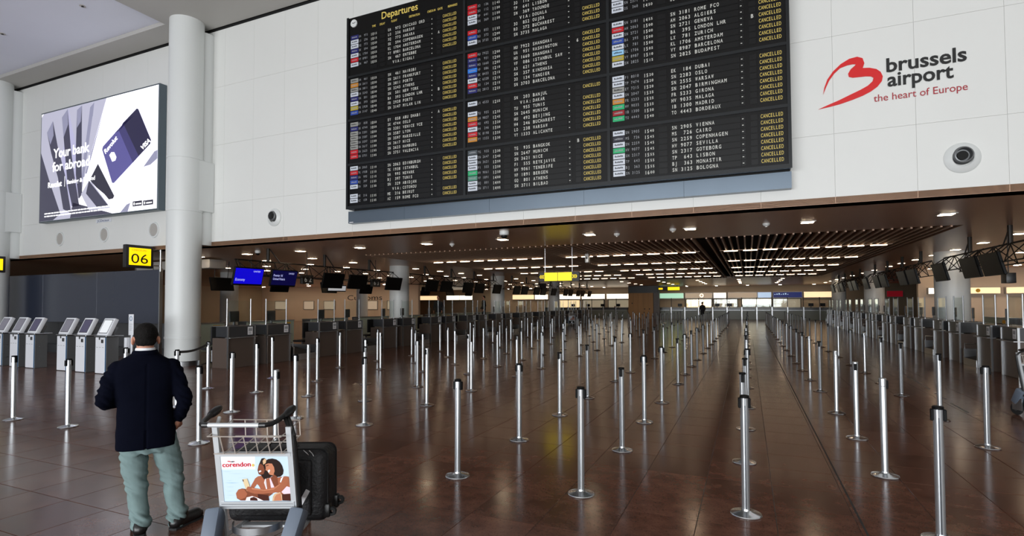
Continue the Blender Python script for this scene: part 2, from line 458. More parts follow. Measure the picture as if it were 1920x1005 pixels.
# low hall: brown metal soffit around a slatted opening
GX0, GX1, GY0, GY1 = -12.5, 4.55, 15.3, 41.5
so = MB()
for x0,x1,y0,y1 in ((-48,21,WY,GY0),(-48,21,GY1,62.5),(-48,GX0,GY0,GY1),(GX1,21,GY0,GY1)):
    so.box(x0,x1,y0,y1,SOF,SOF+.12)
struct('ceiling', so, 'soffit', 'brown metal soffit over the check-in hall', 'ceiling', 0)
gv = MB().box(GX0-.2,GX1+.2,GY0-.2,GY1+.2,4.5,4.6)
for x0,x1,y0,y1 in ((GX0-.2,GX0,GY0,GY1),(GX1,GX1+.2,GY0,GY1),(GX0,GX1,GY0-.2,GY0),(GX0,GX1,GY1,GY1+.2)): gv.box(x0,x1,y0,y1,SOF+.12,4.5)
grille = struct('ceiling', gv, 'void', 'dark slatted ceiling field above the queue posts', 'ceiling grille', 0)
sm = MB().box(-.02,.02,GY0,GY1,SOF-.03,SOF+.11).mesh('slat', 'slat', 0)
ns = 0; x = GX0+.1
while x < GX1-.05:
    if abs(x+1.12) > .1: link('slat', sm, grille, (x, 0, 0)); ns += 1
    x += .19
struct('wall_far', MB().box(-50,21,62.5,62.8,0,SOF+.1), 'far_wall', 'warm lit wall at the far end of the hall', 'wall', 0)
struct('wall_hall_left', MB().box(-48.3,-48,WY,62.5,0,SOF+.1), 'far_wall', 'beige side wall of the low hall, left', 'wall', 0)
struct('wall_hall_right', MB().box(21,21.3,WY,62.5,0,SOF+.1), 'far_wall', 'beige side wall of the low hall, right', 'wall', 0)
struct('wall_service_left', MB().box(-48,-28,42,42.3,0,SOF), 'beige', 'warm beige wall behind the left check-in desks', 'wall', 0)
struct('wall_service_right', MB().box(8.6,21,36,36.3,0,SOF), 'beige', 'warm beige wall behind the right check-in desks', 'wall', 0)

# ---------------------------------------------------------------- columns
def column(x, y, top, label, tall=False, r=.45):
    c = thing('column', label, 'column', (x, y, 0), 0, 'round white columns')
    part('base_ring', MB().lathe([(0,0),(r+.012,0),(r+.012,.13),(r-.02,.14),(0,.14)], 40), 'steel', c)
    z0 = .14
    prof = [(0,z0),(r,z0)]
    rings = (.8, 4.45, 5.98) if tall else (.8,)
    for q in rings: prof += [(r,q-.012),(r-.012,q-.008),(r-.012,q+.008),(r,q+.012)]
    prof += [(r,top),(0,top)]
    part('shaft', MB().lathe(prof, 48), 'column_white', c, 30)
    for q in rings:
        part('collar', MB().lathe([(r-.005,q-.03),(r+.014,q-.025),(r+.014,q+.025),(r-.005,q+.03)], 48), 'column_white', c)
    if tall:
        part('wall_bracket', MB().bbox(-r+.02,r-.02,0,WY-y-.002,4.47,5.95,.012,seg=1), 'column_white', c)
        part('half_round', MB().cyl((0,WY-y-.1,5.95),(0,WY-y-.1,top-.2),r-.1,n=32), 'column_white', c)
        part('half_round', MB().cyl((0,WY-y-.1,SOF+.005),(0,WY-y-.1,4.47),r-.1,n=32), 'column_white', c)
    return c
column(-14.96, 10.35, TOP, 'tall round white column beside the lit billboard', True)
column(-25.5, 10.35, TOP, 'tall round white column cut off by the left picture edge', True)
for x, y, l in ((-14.85,20.7,'nearest white column rising behind the left row of desks'), (-14.85,31.4,'second white column along the left row of desks'),
                (-14.85,42.5,'third white column along the left row of desks'), (-26.0,20.6,'white column below the blue screen, behind left desks'),
                (-28.6,34.8,'distant white column deep behind the left desks'), (6.59,23.5,'nearest white column rising behind the right row of desks'),
                (6.67,36.6,'second white column along the right row of desks'), (6.67,49.7,'third white column along the right row of desks')):
    column(x, y, SOF, l, r=.5 if x > 0 else .45)

# ---------------------------------------------------------------- ceiling lights
lf = MB().box(-.15,.15,-.15,.15,-.012,.0).mesh('frame', 'lamp_frame', 0)
ld = MB().box(-.115,.115,-.115,.115,-.018,-.012).mesh('diffuser', 'lamp', 0)
mat('lamp_added_wash', (255, 255, 255), .5, emit=(255, 230, 200), estr=120.0)  # stronger glow for the lamps added to brighten the back walls
lw_ = MB().box(-.115,.115,-.115,.115,-.018,-.012).mesh('diffuser', 'lamp_added_wash', 0)
def downlight(x, y, label, group, me=None):
    o = thing('ceiling_light', label, 'downlight', (x, y, SOF), 0, group)
    link('frame', lf, o); link('diffuser', me or ld, o)
xs = [-18.3+2.44*i for i in range(11)]
for i, x in enumerate(xs): downlight(x, 13.25, '%s downlight from the left in the row nearest the white wall' % ORD[i], 'downlights in the front soffit')
for lx, lab in ((-15.2,'above the left desks'), (-17.6,'second line left of the slats'), (-20.2,'third line left of the slats'), (-22.8,'fourth line left of the slats'), (6.45,'above the right desks'), (9.0,'second line right of the slats')):
    y = 15.6; i = 0
    while y < 58:
        ok = all(math.hypot(lx-cx, y-cy) > .75 for cx, cy in ((-14.85,20.7),(-14.85,31.4),(-14.85,42.5),(6.59,23.5),(6.67,36.6),(6.67,49.7)))
        if lx > 8 and y > 35.5: ok = False
        if ok:
            downlight(lx, y, '%s downlight from the front in the line %s' % (ORD[i], lab), 'downlights beside the slatted ceiling'); i += 1
        y += 2.32 if y < 30 else 3.4
for j, y in enumerate((44.5, 47.5, 50.5, 53.5)):
    for i, x in enumerate((-9.6,-6.6,-3.6,-.6,2.4)):
        downlight(x, y, '%s of five downlights in the %s row beyond the slats' % (ORD[i], ORD[j]), 'downlights beyond the slatted ceiling')
for j, (y, xs_) in enumerate(((39.6,(-45,-42,-39,-36,-33,-30)), (35.5,(-41,-38,-35,-32,-29,-26)), (60.2,(-30,-27,-24,-21,-18,-15,-6,-3,0,3,6)), (33.6,(10,12,14,16)))):  # invented lamps, placed to brighten the beige walls and the far wall
    for i, x in enumerate(xs_):
        downlight(x, y, '%s downlight from the left %s' % (ORD[i], ('washing the beige wall on the left', 'in the second row before the beige left wall', 'washing the far wall', 'before the beige wall on the right')[j]), 'downlights near the back walls', lw_)
st = MB().box(-.21,.21,-.02,.02,-.012,.012).mesh('tube', 'strip_lamp', 0)
for j, y in enumerate((19.0, 23.65, 28.3, 32.7, 37.0)):
    for g, (a, b, w) in enumerate(((-12.0,-7.0,'left'), (-6.25,-1.5,'middle'), (-.78,3.9,'right'))):
        o = thing('light_row', '%s run of eight light tubes in the %s row under the slats' % (w, ORD[j]), 'strip light', (0, y, SOF-.06), 0, 'tube lights under the slats')
        part('rail', MB().box(a-.05,b+.05,-.02,.02,.016,.03), 'slat', o, 0)
        p = (b-a)/8
        for k in range(8): link('tube', st, o, (a+p*(k+.5), 0, 0))
# small fittings in the soffit and the high ceiling
def dome(x, y, label, z=SOF, s=1.0):
    o = thing('dome_camera', label, 'camera', (x, y, z))
    part('housing', MB().lathe([(0,0),(.09*s,0),(.09*s,-.07*s),(.07*s,-.085*s),(0,-.085*s)], 20), 'column_white', o)
    part('dome', MB().lathe([(.062*s,-.085*s),(.055*s,-.12*s),(.03*s,-.145*s),(0,-.15*s)], 20), 'black', o)
dome(-5.35, 11.7, 'white dome camera under the wall edge below the board', s=1.3)
dome(-14.6, 12.6, 'small white dome camera above the blue screen')
def sounder(x, y, label):
    o = thing('smoke_detector', label, 'detector', (x, y, SOF))
    part('body', MB().lathe([(0,0),(.075,0),(.075,-.03),(.05,-.06),(0,-.065)], 20), 'column_white', o)
    part('sensor', MB().lathe([(.03,-.06),(.03,-.085),(0,-.09)], 12), 'lamp_frame', o)
for x, y, l in ((-7.9,13.6,'round white smoke detector between the front downlights'), (-3.0,13.4,'grey smoke detector in the soffit, near the middle'), (.4,13.1,'white smoke detector in the soffit below the wall logo'), (-1.6,13.1,'flat grey smoke detector right of the middle downlights')): sounder(x, y, l)
for x, y, l in ((-21.0,8.6,'tiny ceiling spot high up, left of the others'), (-17.0,8.7,'tiny ceiling spot high up, between the other two'), (-14.1,8.9,'tiny ceiling spot beside the tall column top')):
    z = TOP+.12 if x < -15.65 else TOP
    o = thing('ceiling_spot', l, 'spotlight', (x, y, z))
    part('trim_ring', MB().lathe([(.03,0),(.075,0),(.075,-.015),(.03,-.01)], 16), 'lamp_frame', o)
    part('lamp', MB().lathe([(0,-.004),(.032,-.004),(.03,-.03),(0,-.035)], 12), 'black', o)

# ================================================================ WALL FITTINGS
# --- departures board
BY = 10.63
def bp(x, z): return (x*1.125, 1.75+(z-1.75)*1.125)
board = thing('departure_board', 'huge black split-flap departures board, most flights marked cancelled', 'departure board', (-4.23, BY, 4.1))
def bpart(name, mb, m, parent=board, smooth=0):
    mb.v = [(v[0]+4.23, v[1]-BY, v[2]-4.1) for v in mb.v]
    return part(name, mb, m, parent, smooth)
L_, R_ = -8.2*1.125, .665*1.125
ZB, ZT = bp(0, 3.86)[1], bp(0, 8.21)[1]
bpart('cabinet', MB().bbox(L_,R_,BY,WY-.005,ZB,ZT,.01,seg=1), 'board')
fr = MB()
fr.box(L_-.012,L_+.05,BY-.03,BY,ZB,ZT); fr.box(R_-.05,R_+.012,BY-.03,BY,ZB,ZT)
bpart('side_frame', MB().box(L_-.012,L_+.045,BY-.03,BY,ZB,ZT), 'board_frame')
bpart('side_frame', MB().box(R_-.045,R_+.012,BY-.03,BY,ZB,ZT), 'board_frame')
bpart('bottom_rail', MB().box(L_+.045,R_-.045,BY-.03,BY,ZB,ZB+.075), 'board_frame')
for zz in (4.86, 5.86, 6.85):
    z = bp(0, zz)[1]; bpart('cross_rail', MB().box(L_+.045,R_-.045,BY-.022,BY,z-.028,z+.028), 'board_frame')
for xx in (-5.19, -2.24):
    x = xx*1.125; bpart('divider', MB().box(x-.03,x+.03,BY-.024,BY,ZB+.075,ZT), 'board_frame')
S1 = bp(0, 3.84)[1]
bpart('gap_panel', MB().box(L_+.12,R_-.02,WY-.2,WY-.01,S1,ZB), 'shadow_gap')
cuts = (-9.32, -7.6, -5.3, -3.1, -1.1, .76)
for a, b in zip(cuts, cuts[1:]):
    bpart('lower_panel', MB().box(a+.002,b-.002,WY-.18,WY-.004,bp(0,3.57)[1],S1), 'board_strip')
bpart('maker_plate', MB().box(-9.28,-9.16,WY-.184,WY-.18,bp(0,3.585)[1],bp(0,3.6)[1]), 'paper')

BLK = (7.71, 6.72, 5.73, 4.74)
COLX = (-7.09, -4.10, -1.15)
ROWS = {
(0,0): 'UA  973|CHICAGO ORD|1015;LO  236|WARSAW|1015;XQ  773|ANKARA|1020;SK  594|COPENHAGEN|1020|A;KL 1704|AMSTERDAM|1025;VY 8981|BARCELONA|1025;SN  467|ENTEBBE|1025;VIA|KIGALI|',
(0,1): 'SN  461|NAIROBI|1025;SN 2611|FRANKFURT|1030;SN 3811|PORTO|1030;SN 3243|ATHENS|1030;SN  501|NEW YORK|1035;BA  393|LONDON LHR|1035|B;FR 2928|PORTO|1040;SN 3147|MILAN LIN|1040',
(0,2): 'EY  058|ABU DHABI|1050|A;SK 4744|OSLO|1050;SN 3201|VENICE VCE|1050;SN 3587|LYON|1100;SN 3597|MARSEILLE|1100;SN 3617|NICE|1100;SN 2623|HAMBURG|1105;SN 3751|VALENCIA|1105',
(0,3): 'SN 2063|EDINBURGH|1110;TK 1938|ISTANBUL|1115;UA  995|NEWARK|1115;BJ  397|TUNIS|1125;SN  329|ABIDJAN|1130;VIA|COTONOU|;ME  216|BEIRUT|1135;AZ  159|ROME FCO|1135',
(1,0): '3O  136|TANGIER|1145;3O  112|CASABLANCA|1150;TP  641|LISBON|1150;SN  369|YAOUNDE|1150;VIA|DOUALA|;3O  852|OUJDA|1155;RO  372|BUCHAREST|1200;SN 3735|MALAGA|1205',
(1,1): 'HU 7922|SHANGHAI|1200;UA  951|WASHINGTON|1200|6;HO 1660|SHANGHAI|1205;VF  086|ISTANBUL SAW|1210;A3  621|ATHENS|1215;SN  357|KINSHASA|1215;3O  134|TANGIER|1215;SN 3703|BARCELONA|1225',
(1,2): 'SN  203|BANJUL|1225;VIA|DAKAR|;TU  955|TUNIS|1235;SN 2645|MUNICH|1245;HU  492|BEIJING|1320;H4  246|BUCHAREST|1320;LO  238|WARSAW|1325;VY 1333|ALICANTE|1330',
(1,3): 'TG  935|BANGKOK|1330|B;SN 2647|MUNICH|1340;SN 3621|NICE|1350;FI  555|REYKJAVIK|1350;HV 9061|TENERIFE|1350;WF 1891|BERGEN|1400;GQ  801|ATHENS|1405;SN 3711|BILBAO|1405',
(2,0): 'SN 3591|LYON|1405;SN 3617|NICE|1410;SN 2093|LONDON|1415;SN 2715|GENEVA|1420;SN 2263|OSLO|1425;SN 2293|STOCKHOLM|1430;SN 2371|HAMBURG|1430;OS  360|VIENNA|1450',
(2,1): 'SN 3181|ROME FCO|1455;AH 2063|ALGIERS|1500;SN 2721|GENEVA|1500;BA  395|LONDON LHR|1500|B;LX  781|ZURICH|1500;KL 1706|AMSTERDAM|1505;VY 8987|BARCELONA|1510;SN 2825|BUDAPEST|1515',
(2,2): 'EK  184|DUBAI|1520;SN 2283|OSLO|1520;SN 2555|WARSAW|1520;SN 2047|BIRMINGHAM|1525;FR 5233|GIRONA|1525;HV 9035|MALAGA|1525;IB 1300|MADRID|1530;TO 4443|BORDEAUX|1540',
(2,3): 'SN 2905|VIENNA|1540;MS  726|CAIRO|1545;SN 2259|COPENHAGEN|1545;HV 9077|SEVILLA|1545;SN 2317|GOTEBORG|1555;TP  643|LISBON|1555;BJ  363|MONASTIR|1555;SN 3125|BOLOGNA|1600',
}
SMALL = {(1,2):('LX 4533','','TU  955','LH 9827','HU  492','H4  246','TK 8198','VY 1333'), (2,2):('FI 8010','TP 7474','EY 7215','SN 2047','FR 5233','HV 9035','IB 1300','TO 4443'),
         (1,1):('HU 7922','UA  951','HO 1660','VF  086','SK 8433','AC 6328','3O  134','DQ 2813')}
LOGO = {(0,0):'nwwnwrw-',(0,1):'gogwnwyb',(0,2):'gnggggrr',(0,3):'wrnbw-ww',(1,0):'rrww-rbw',(1,1):'rnnunwrn',(1,2):'w-worwro',(1,3):'dwwwGtww',(2,0):'wwwwwwww',(2,1):'wrwbwlyw',(2,2):'wwgwoGRG',(2,3):'wkwGwwww'}
LC = {'w':(206,212,222),'r':(196,24,38),'n':(34,36,104),'b':(40,72,160),'g':(150,150,146),'o':(196,130,44),'y':(176,160,62),'u':(40,120,220),'t':(80,140,120),'G':(26,172,108),'R':(150,14,24),'k':(22,22,40),'l':(150,200,235),'d':(70,78,84)}
for q, c in LC.items(): mat('tile_'+{'w':'white','r':'red','n':'navy','b':'blue','g':'grey','o':'orange','y':'olive','u':'sky','t':'teal','G':'green','R':'crimson','k':'ink','l':'paleblue','d':'slate'}[q], c, .4)
LN = {'w':'tile_white','r':'tile_red','n':'tile_navy','b':'tile_blue','g':'tile_grey','o':'tile_orange','y':'tile_olive','u':'tile_sky','t':'tile_teal','G':'tile_green','R':'tile_crimson','k':'tile_ink','l':'tile_paleblue','d':'tile_slate'}
K = 1.125; RP = .104*K
fm = MB()
for a, b in ((-.475,-.285),(-.215,-.075),(-.015,1.085),(1.1,1.16),(1.24,1.34),(1.37,1.72)):
    fm.box(a*K,b*K,-.006,0,-.043*K,.043*K)
flap_me = fm.mesh('flap_strip', 'flap', 0)
tl_me = {}
for (c, b), s in ROWS.items():
    for i, row in enumerate(s.split(';')):
        q = row.split('|'); code, city, tm = q[0], q[1], q[2]; gate = q[3] if len(q) > 3 else ''
        X = COLX[c]*K; Z = bp(0, BLK[b]-.104*i)[1]; h = .088*K; zb = Z-.029*K
        link('flap_strip', flap_me, board, (X+4.23, 0, Z-4.1))
        mb = MB(); y = BY-.0075
        if code == 'VIA': put_mono(mb, 'VIA:', (X+.12*K,y,zb), EX, EZ, h, .062*K)
        else: put_mono(mb, code[:2], (X,y,zb), EX, EZ, h, .044*K); put_mono(mb, code[3:], (X+.142*K,y,zb), EX, EZ, h, .0488*K)
        bpart('flight_number', mb, 'txt_white')
        bpart('destination_text', put_mono(MB(), city, (X+.392*K,y,zb), EX, EZ, h, .0505*K), 'txt_white')
        if tm:
            mb = put_mono(MB(), tm[:2], (X-.465*K,y,zb), EX, EZ, h, .045*K)
            bpart('time_text', put_mono(mb, tm[2:], (X-.37*K,y,zb+.012), EX, EZ, h*.72, .04*K), 'txt_white')
        if gate: bpart('gate_text', put_mono(MB(), gate, (X+1.265*K,y,zb), EX, EZ, h, .05*K), 'txt_white')
        bpart('dash', MB().box(X+1.112*K,X+1.135*K,y-.0005,y,Z-.008,Z+.006), 'txt_white')
        if code != 'VIA':
            bpart('status_text', put_mono(MB(), 'CANCELLED', (X+1.385*K,y,zb), EX, EZ, h, .0365*K, fill=.8, bold=0.0), 'txt_yellow')
            sm_ = SMALL.get((c, b), None); sc_ = sm_[i] if sm_ else code
            lg = LOGO[(c, b)][i]
            if lg != '-':
                if lg not in tl_me:
                    t = MB().box(0,.21*K,-.008,0,-.045*K,.045*K); t.mi(1); rr = random.Random(ord(lg))
                    for k in range(6):
                        a = .03+.025*k; t.box(a*K,(a+.018)*K,-.0086,-.008,-.012*K,(.004+.016*rr.random())*K)
                    tl_me[lg] = t.mesh('airline_tile', [LN[lg], 'txt_dim' if lg not in 'wgl' else 'board_frame'], 0)
                link('airline_tile', tl_me[lg], board, (X-1.015*K+4.23, 0, Z-4.1+.03*K))
            if sc_: bpart('code_text', put_mono(MB(), sc_, (X-.795*K,y,zb+.03*K), EX, EZ, h*.8, .036*K), 'txt_dim')
x, z = bp(-7.26, 7.995); bpart('title_text', put_text(MB(), 'Departures', (x,BY-.004,z), EX, EZ, .245, .94*K, .012), 'txt_yellow')
for w, xx, ww in (('TIME',-7.52,.1),('DELAY',-7.31,.14),('FLIGHT',-7.0,.15),('DESTINATION',-6.54,.27),('CHECK-IN',-6.08,.2),('GATE',-5.83,.12),('REMARKS',-5.58,.22)):
    x, z = bp(xx, 7.865); bpart('heading_text', put_text(MB(), w, (x,BY-.004,z), EX, EZ, .075, ww*K, .01), 'txt_yellow')
x, z = bp(-8.02, 8.06)
MF = Matrix.Rotation(PI/2, 4, 'X')
def facing(prof, n, x, y, z): return MB().lathe(prof, n, (0,0,0), Matrix.Translation((x,y,z)) @ MF)   # lathe axis along -Y
ck = bpart('clock', facing([(0,.01),(.085,.01),(.098,.02),(.1,.0)], 28, x, BY, z), 'column_white')
def cpart(name, mb):
    mb.v = [(v[0]+4.23, v[1]-BY, v[2]-4.1) for v in mb.v]; part(name, mb, 'txt_black', ck, 0)
cpart('hour_hand', MB().cyl((x,BY-.024,z),(x-.045,BY-.024,z+.018),.006,n=6))
cpart('minute_hand', MB().cyl((x,BY-.026,z),(x+.062,BY-.026,z+.026),.004,n=6))

# --- lit billboard
BBX, BBZ, BBW, BBH, BBY = -23.33, 4.75, 6.52, 3.9, 10.73
bb = thing('billboard', 'large backlit bank advertisement with a tilted payment card', 'billboard', (BBX, BBY, BBZ))
def uv(u, v, k=0): return (u*BBW, -.004-.0012*k, v*BBH)
part('case', MB().bbox(-.05,BBW+.05,0,WY-BBY-.004,-.05,BBH+.05,.01,seg=1), 'bb_case', bb, 0)
part('light_panel', MB().box(0,BBW,-.004,0,0,BBH), 'bb_white', bb, 0)
def art(name, pts, m, k): part(name, MB().poly([uv(a, b, k) for a, b in pts]), m, bb, 0)
art('print', [(0,0),(0,.97),(.02,1),(.25,1),(.40,.35),(.30,.1),(.5,0)], 'bb_pale', 1)
art('print', [(.25,1),(.59,1),(.42,.377),(.385,.2),(.3,.1),(.2,.5)], 'bb_pale', 1)
for k_, p in enumerate(([(.0,.64),(.09,.36),(.2,.05),(.13,0),(0,0)], [(.11,.913),(.055,.818),(.1,.62),(.17,.38),(.225,.09),(.3,.04),(.235,.4),(.163,.66)],
          [(.248,.99),(.196,.926),(.235,.55),(.262,.3),(.308,.1),(.372,.1),(.318,.4),(.285,.62)], [(.377,.99),(.334,.959),(.33,.6),(.335,.38),(.365,.16),(.395,.2),(.385,.45)],
          [(.486,.99),(.451,.954),(.40,.5),(.387,.34),(.405,.33),(.44,.6)], [(.592,.99),(.42,.377),(.433,.374)], [(.314,.136),(.656,.0),(.29,.0)])):
    art('print', p, ('bb_dark', 'bb_dark', 'bb_dark', 'bb_dark', 'bb_mid', 'bb_mid', 'bb_dark')[k_], 2)
for p in ([(.055,.818),(.11,.913),(.12,.78),(.09,.7)], [(.196,.926),(.248,.99),(.255,.85),(.215,.74)], [(.334,.959),(.377,.99),(.37,.85),(.336,.8)], [(.451,.954),(.486,.99),(.475,.87),(.44,.85)]):
    art('print', p, 'bb_mid', 3)
art('print', [(.385,.2),(.452,.31),(.48,.29),(.64,.05),(.46,.05)], 'bb_pale', 3)
art('print', [(.452,.31),(.621,.072),(.534,.059),(.43,.2)], 'bb_dark', 4)
art('print', [(.528,.444),(.67,.146),(.66,.125),(.626,.121),(.59,.17),(.518,.241),(.459,.315)], 'bb_ink', 4)
art('print', [(.896,.351),(.977,.462),(1.0,.47),(1.0,.4),(.95,.36)], 'bb_mid', 3)
art('print', [(.72,.0),(.77,.06),(.8,.07),(.78,0)], 'bb_mid', 3)
art('card_print', [(.838,.846),(.85,.838),(.952,.56),(.946,.53),(.665,.255),(.65,.26),(.562,.56),(.568,.585)], 'bb_card', 5)
art('card_print', [(.838,.846),(.85,.838),(.952,.56),(.946,.53),(.86,.446),(.73,.75)], 'bb_card2', 6)
art('card_print', [(.806,.788),(.73,.75),(.86,.446),(.815,.4),(.70,.69),(.665,.68),(.72,.73)], 'bb_card3', 6)
art('card_chip', [(.624,.5),(.64,.522),(.664,.518),(.683,.472),(.675,.445),(.649,.438)], 'bb_white', 7)
def bbt(body, u0, v0, u1, v1, em, bold, k=8, m='bb_text', nm='lettering'):
    a = Vector(uv(u0, v0, k)); b = Vector(uv(u1, v1, k)); ex = (b-a).normalized(); ez = Vector((-ex.z, 0, ex.x))
    part(nm, put_text(MB(), body, a, ex, ez, em, (b-a).length, bold), m, bb, 0)
bbt('Your bank', .124, .567, .452, .567, .47, .02)
bbt('for abroad', .117, .445, .457, .445, .47, .02)
bbt('Revolut', .078, .302, .209, .302, .27, .03)
part('lettering', MB().box(.2345*BBW,.2375*BBW,-.0145,-.0135,.29*BBH,.385*BBH), 'bb_text', bb, 0)
bbt('Banking & Beyond', .258, .31, .506, .31, .2, .02)
bbt('Revolut', .592, .515, .69, .625, .24, .03)
bbt('VISA', .884, .487, .95, .55, .22, .04)
for a, b_, c_, d_ in ((.819,.891,.036,.078), (.899,.975,.034,.074)):
    part('badge', MB().box(a*BBW,b_*BBW,-.012,-.011,c_*BBH,d_*BBH), 'bb_ink', bb, 0)
    mb = MB(); mb.box((a+.008)*BBW,(a+.016)*BBW,-.0135,-.0125,(c_+.01)*BBH,(d_-.01)*BBH)
    for k_ in range(5): mb.box((a+.024+.009*k_)*BBW,(a+.03+.009*k_)*BBW,-.0135,-.0125,(c_+.012)*BBH,(c_+.024)*BBH)
    part('badge_print', mb, 'bb_text', bb, 0)
for r_, (v_, e_) in enumerate(((.06,.7), (.035,.6))):
    mb = MB(); u_ = .05; rr = random.Random(r_)
    while u_ < e_:
        w_ = .012+.02*rr.random(); mb.box(u_*BBW,(u_+w_)*BBW,-.0145,-.0135,v_*BBH,(v_+.011)*BBH); u_ += w_+.005
    part('small_print', mb, 'bb_text', bb, 0)
pl = thing('name_plate', 'small white maker plate under the billboard', 'plate', (-19.93, WY, 4.6))
part('plate', MB().box(-.42,.42,-.03,0,-.06,.06), 'kiosk_white', pl, 0)
part('lettering', put_text(MB(), 'JCDecaux', (-.33,-.032,-.035), EX, EZ, .11, .66, .01), 'dec_blue', pl, 0)

# --- airport logo on the wall
lg = thing('wall_logo', 'red heart-shaped swoosh with black and red airport lettering', 'wall logo', (2.2, WY, 5.2))
SW = [(1.3,5.47),(1.32,5.59),(1.37,5.73),(1.46,5.86),(1.58,5.97),(1.71,6.04),(1.83,6.055),(1.91,6.015),(1.935,5.92),(1.91,5.84),(2.01,5.825),(2.11,5.785),(2.17,5.725),(2.2,5.64),(2.185,5.56),(2.12,5.475),(2.02,5.405),(1.9,5.35),(1.74,5.3),(1.56,5.255),(1.4,5.23),(1.22,5.21),(1.38,5.27),(1.54,5.325),(1.72,5.4),(1.87,5.46),(1.98,5.515),(2.05,5.58),(2.065,5.64),(2.03,5.67),(1.95,5.685),(1.85,5.69),(1.76,5.695),(1.7,5.72),(1.69,5.78),(1.73,5.85),(1.79,5.9),(1.81,5.925),(1.76,5.935),(1.68,5.93),(1.57,5.9),(1.48,5.82),(1.4,5.71),(1.35,5.6)]
bm = bmesh.new(); vs = [bm.verts.new((a-2.2, -.016, b-5.2)) for a, b in SW]; f_ = bm.faces.new(vs)
r_ = bmesh.ops.extrude_face_region(bm, geom=[f_]); bmesh.ops.translate(bm, verts=[v for v in r_['geom'] if isinstance(v, bmesh.types.BMVert)], vec=(0,.014,0))
bmesh.ops.triangulate(bm, faces=[f for f in bm.faces if len(f.verts) > 4]); bmesh.ops.recalc_face_normals(bm, faces=bm.faces)
me = bpy.data.meshes.new('swoosh'); bm.to_mesh(me); bm.free(); me.materials.append(MATS['red']); link('swoosh', me, lg)
for body, x0, x1, z, em, bo, m in (('brussels',2.255,3.36,5.705,.34,.022,'txt_black'), ('airport',2.265,3.18,5.452,.34,.022,'txt_black'), ('the heart of Europe',2.06,3.36,5.215,.175,.002,'red_dark')):
    part('lettering', put_text(MB(), body, (x0-2.2,-.012,z-5.2), EX, EZ, em, x1-x0, bo), m, lg, 0)

# --- air nozzles and round loudspeakers in the wall
def nozzle(x, z, r, hx, label):
    o = thing('air_nozzle', label, 'air vent', (x, WY, z), 0, 'round air nozzles in the white wall')
    part('flange', facing([(r*.98,0),(r,.012),(r*.95,.03),(r*.62,.075),(r*.56,.06)], 40, 0, -.001, 0), 'column_white', o)
    T = Matrix.Translation((hx, -.06, r*.14)) @ MF
    part('eyeball', MB().lathe([(r*.6,-.03),(r*.55,.02),(r*.5,.045),(r*.44,.05),(r*.42,.03),(r*.4,-.05),(0,-.055)], 32, (0,0,0), T), 'kiosk_grey', o)
    part('bore', MB().lathe([(r*.3,-.045),(r*.3,-.02),(0,-.02)], 24, (0,0,0), T), 'shadow_gap', o)
nozzle(3.26, 4.1, .25, .0, 'large round air nozzle below the airport logo')
nozzle(-12.08, 4.17, .25, -.01, 'round air nozzle left of the departures board')
for x, z, l in ((-22.5,4.11,'leftmost round grey grille under the billboard'), (-19.9,4.12,'middle round grey grille under the billboard'), (-17.3,4.13,'round grey grille under the billboard, nearest the tall column')):
    o = thing('wall_speaker', l, 'loudspeaker', (x, WY, z), 0, 'round grilles under the billboard')
    part('ring', facing([(.2,.004),(.21,.03),(.25,.03),(.26,0)], 36, 0, -.001, 0), 'column_white', o)
    part('grille', facing([(0,.012),(.2,.012),(.2,.0)], 36, 0, -.001, 0), 'lamp_frame', o)

# ================================================================ LEFT FRONT: dark panel, kiosks, row signs
dp = thing('display_wall', 'long glossy dark blue panel standing behind the self-service kiosks', 'panel', (-17.2, 11.15, 0))
for k in range(5): part('panel', MB().bbox(-3.3*(k+1)+.0015,-3.3*k,-.06,0,1.14,2.87,.001,seg=1), 'panel_blue', dp, 0)
part('end_post', MB().box(.005,.05,-.07,.03,0,2.9), 'steel', dp, 0)
for k in range(5): part('leg', MB().box(-1.6-3.3*k,-1.54-3.3*k,0,.05,0,1.2), 'steel', dp, 0)
lw = thing('low_partition', 'brushed steel low partition under the dark blue panel', 'partition', (-17.2, 11.6, 0))
for k in range(10): part('sheet', MB().box(-1.65*(k+1)+.006,-1.65*k,0,.04,.02,1.12), 'steel_dark', lw, 0)
part('plinth', MB().box(-16.5,0,-.25,.06,0,.3), 'desk_fascia', lw, 0)
du = thing('air_duct', 'grey air duct hanging above the dark blue panel', 'duct', (-20.5, 14.0, 3.1))
part('duct', MB().bbox(-2.2,2.2,-.35,.35,0,.34,.03), 'lamp_frame', du); part('flange', MB().bbox(-.05,.05,-.38,.38,-.03,.37,.01), 'steel_dark', du)

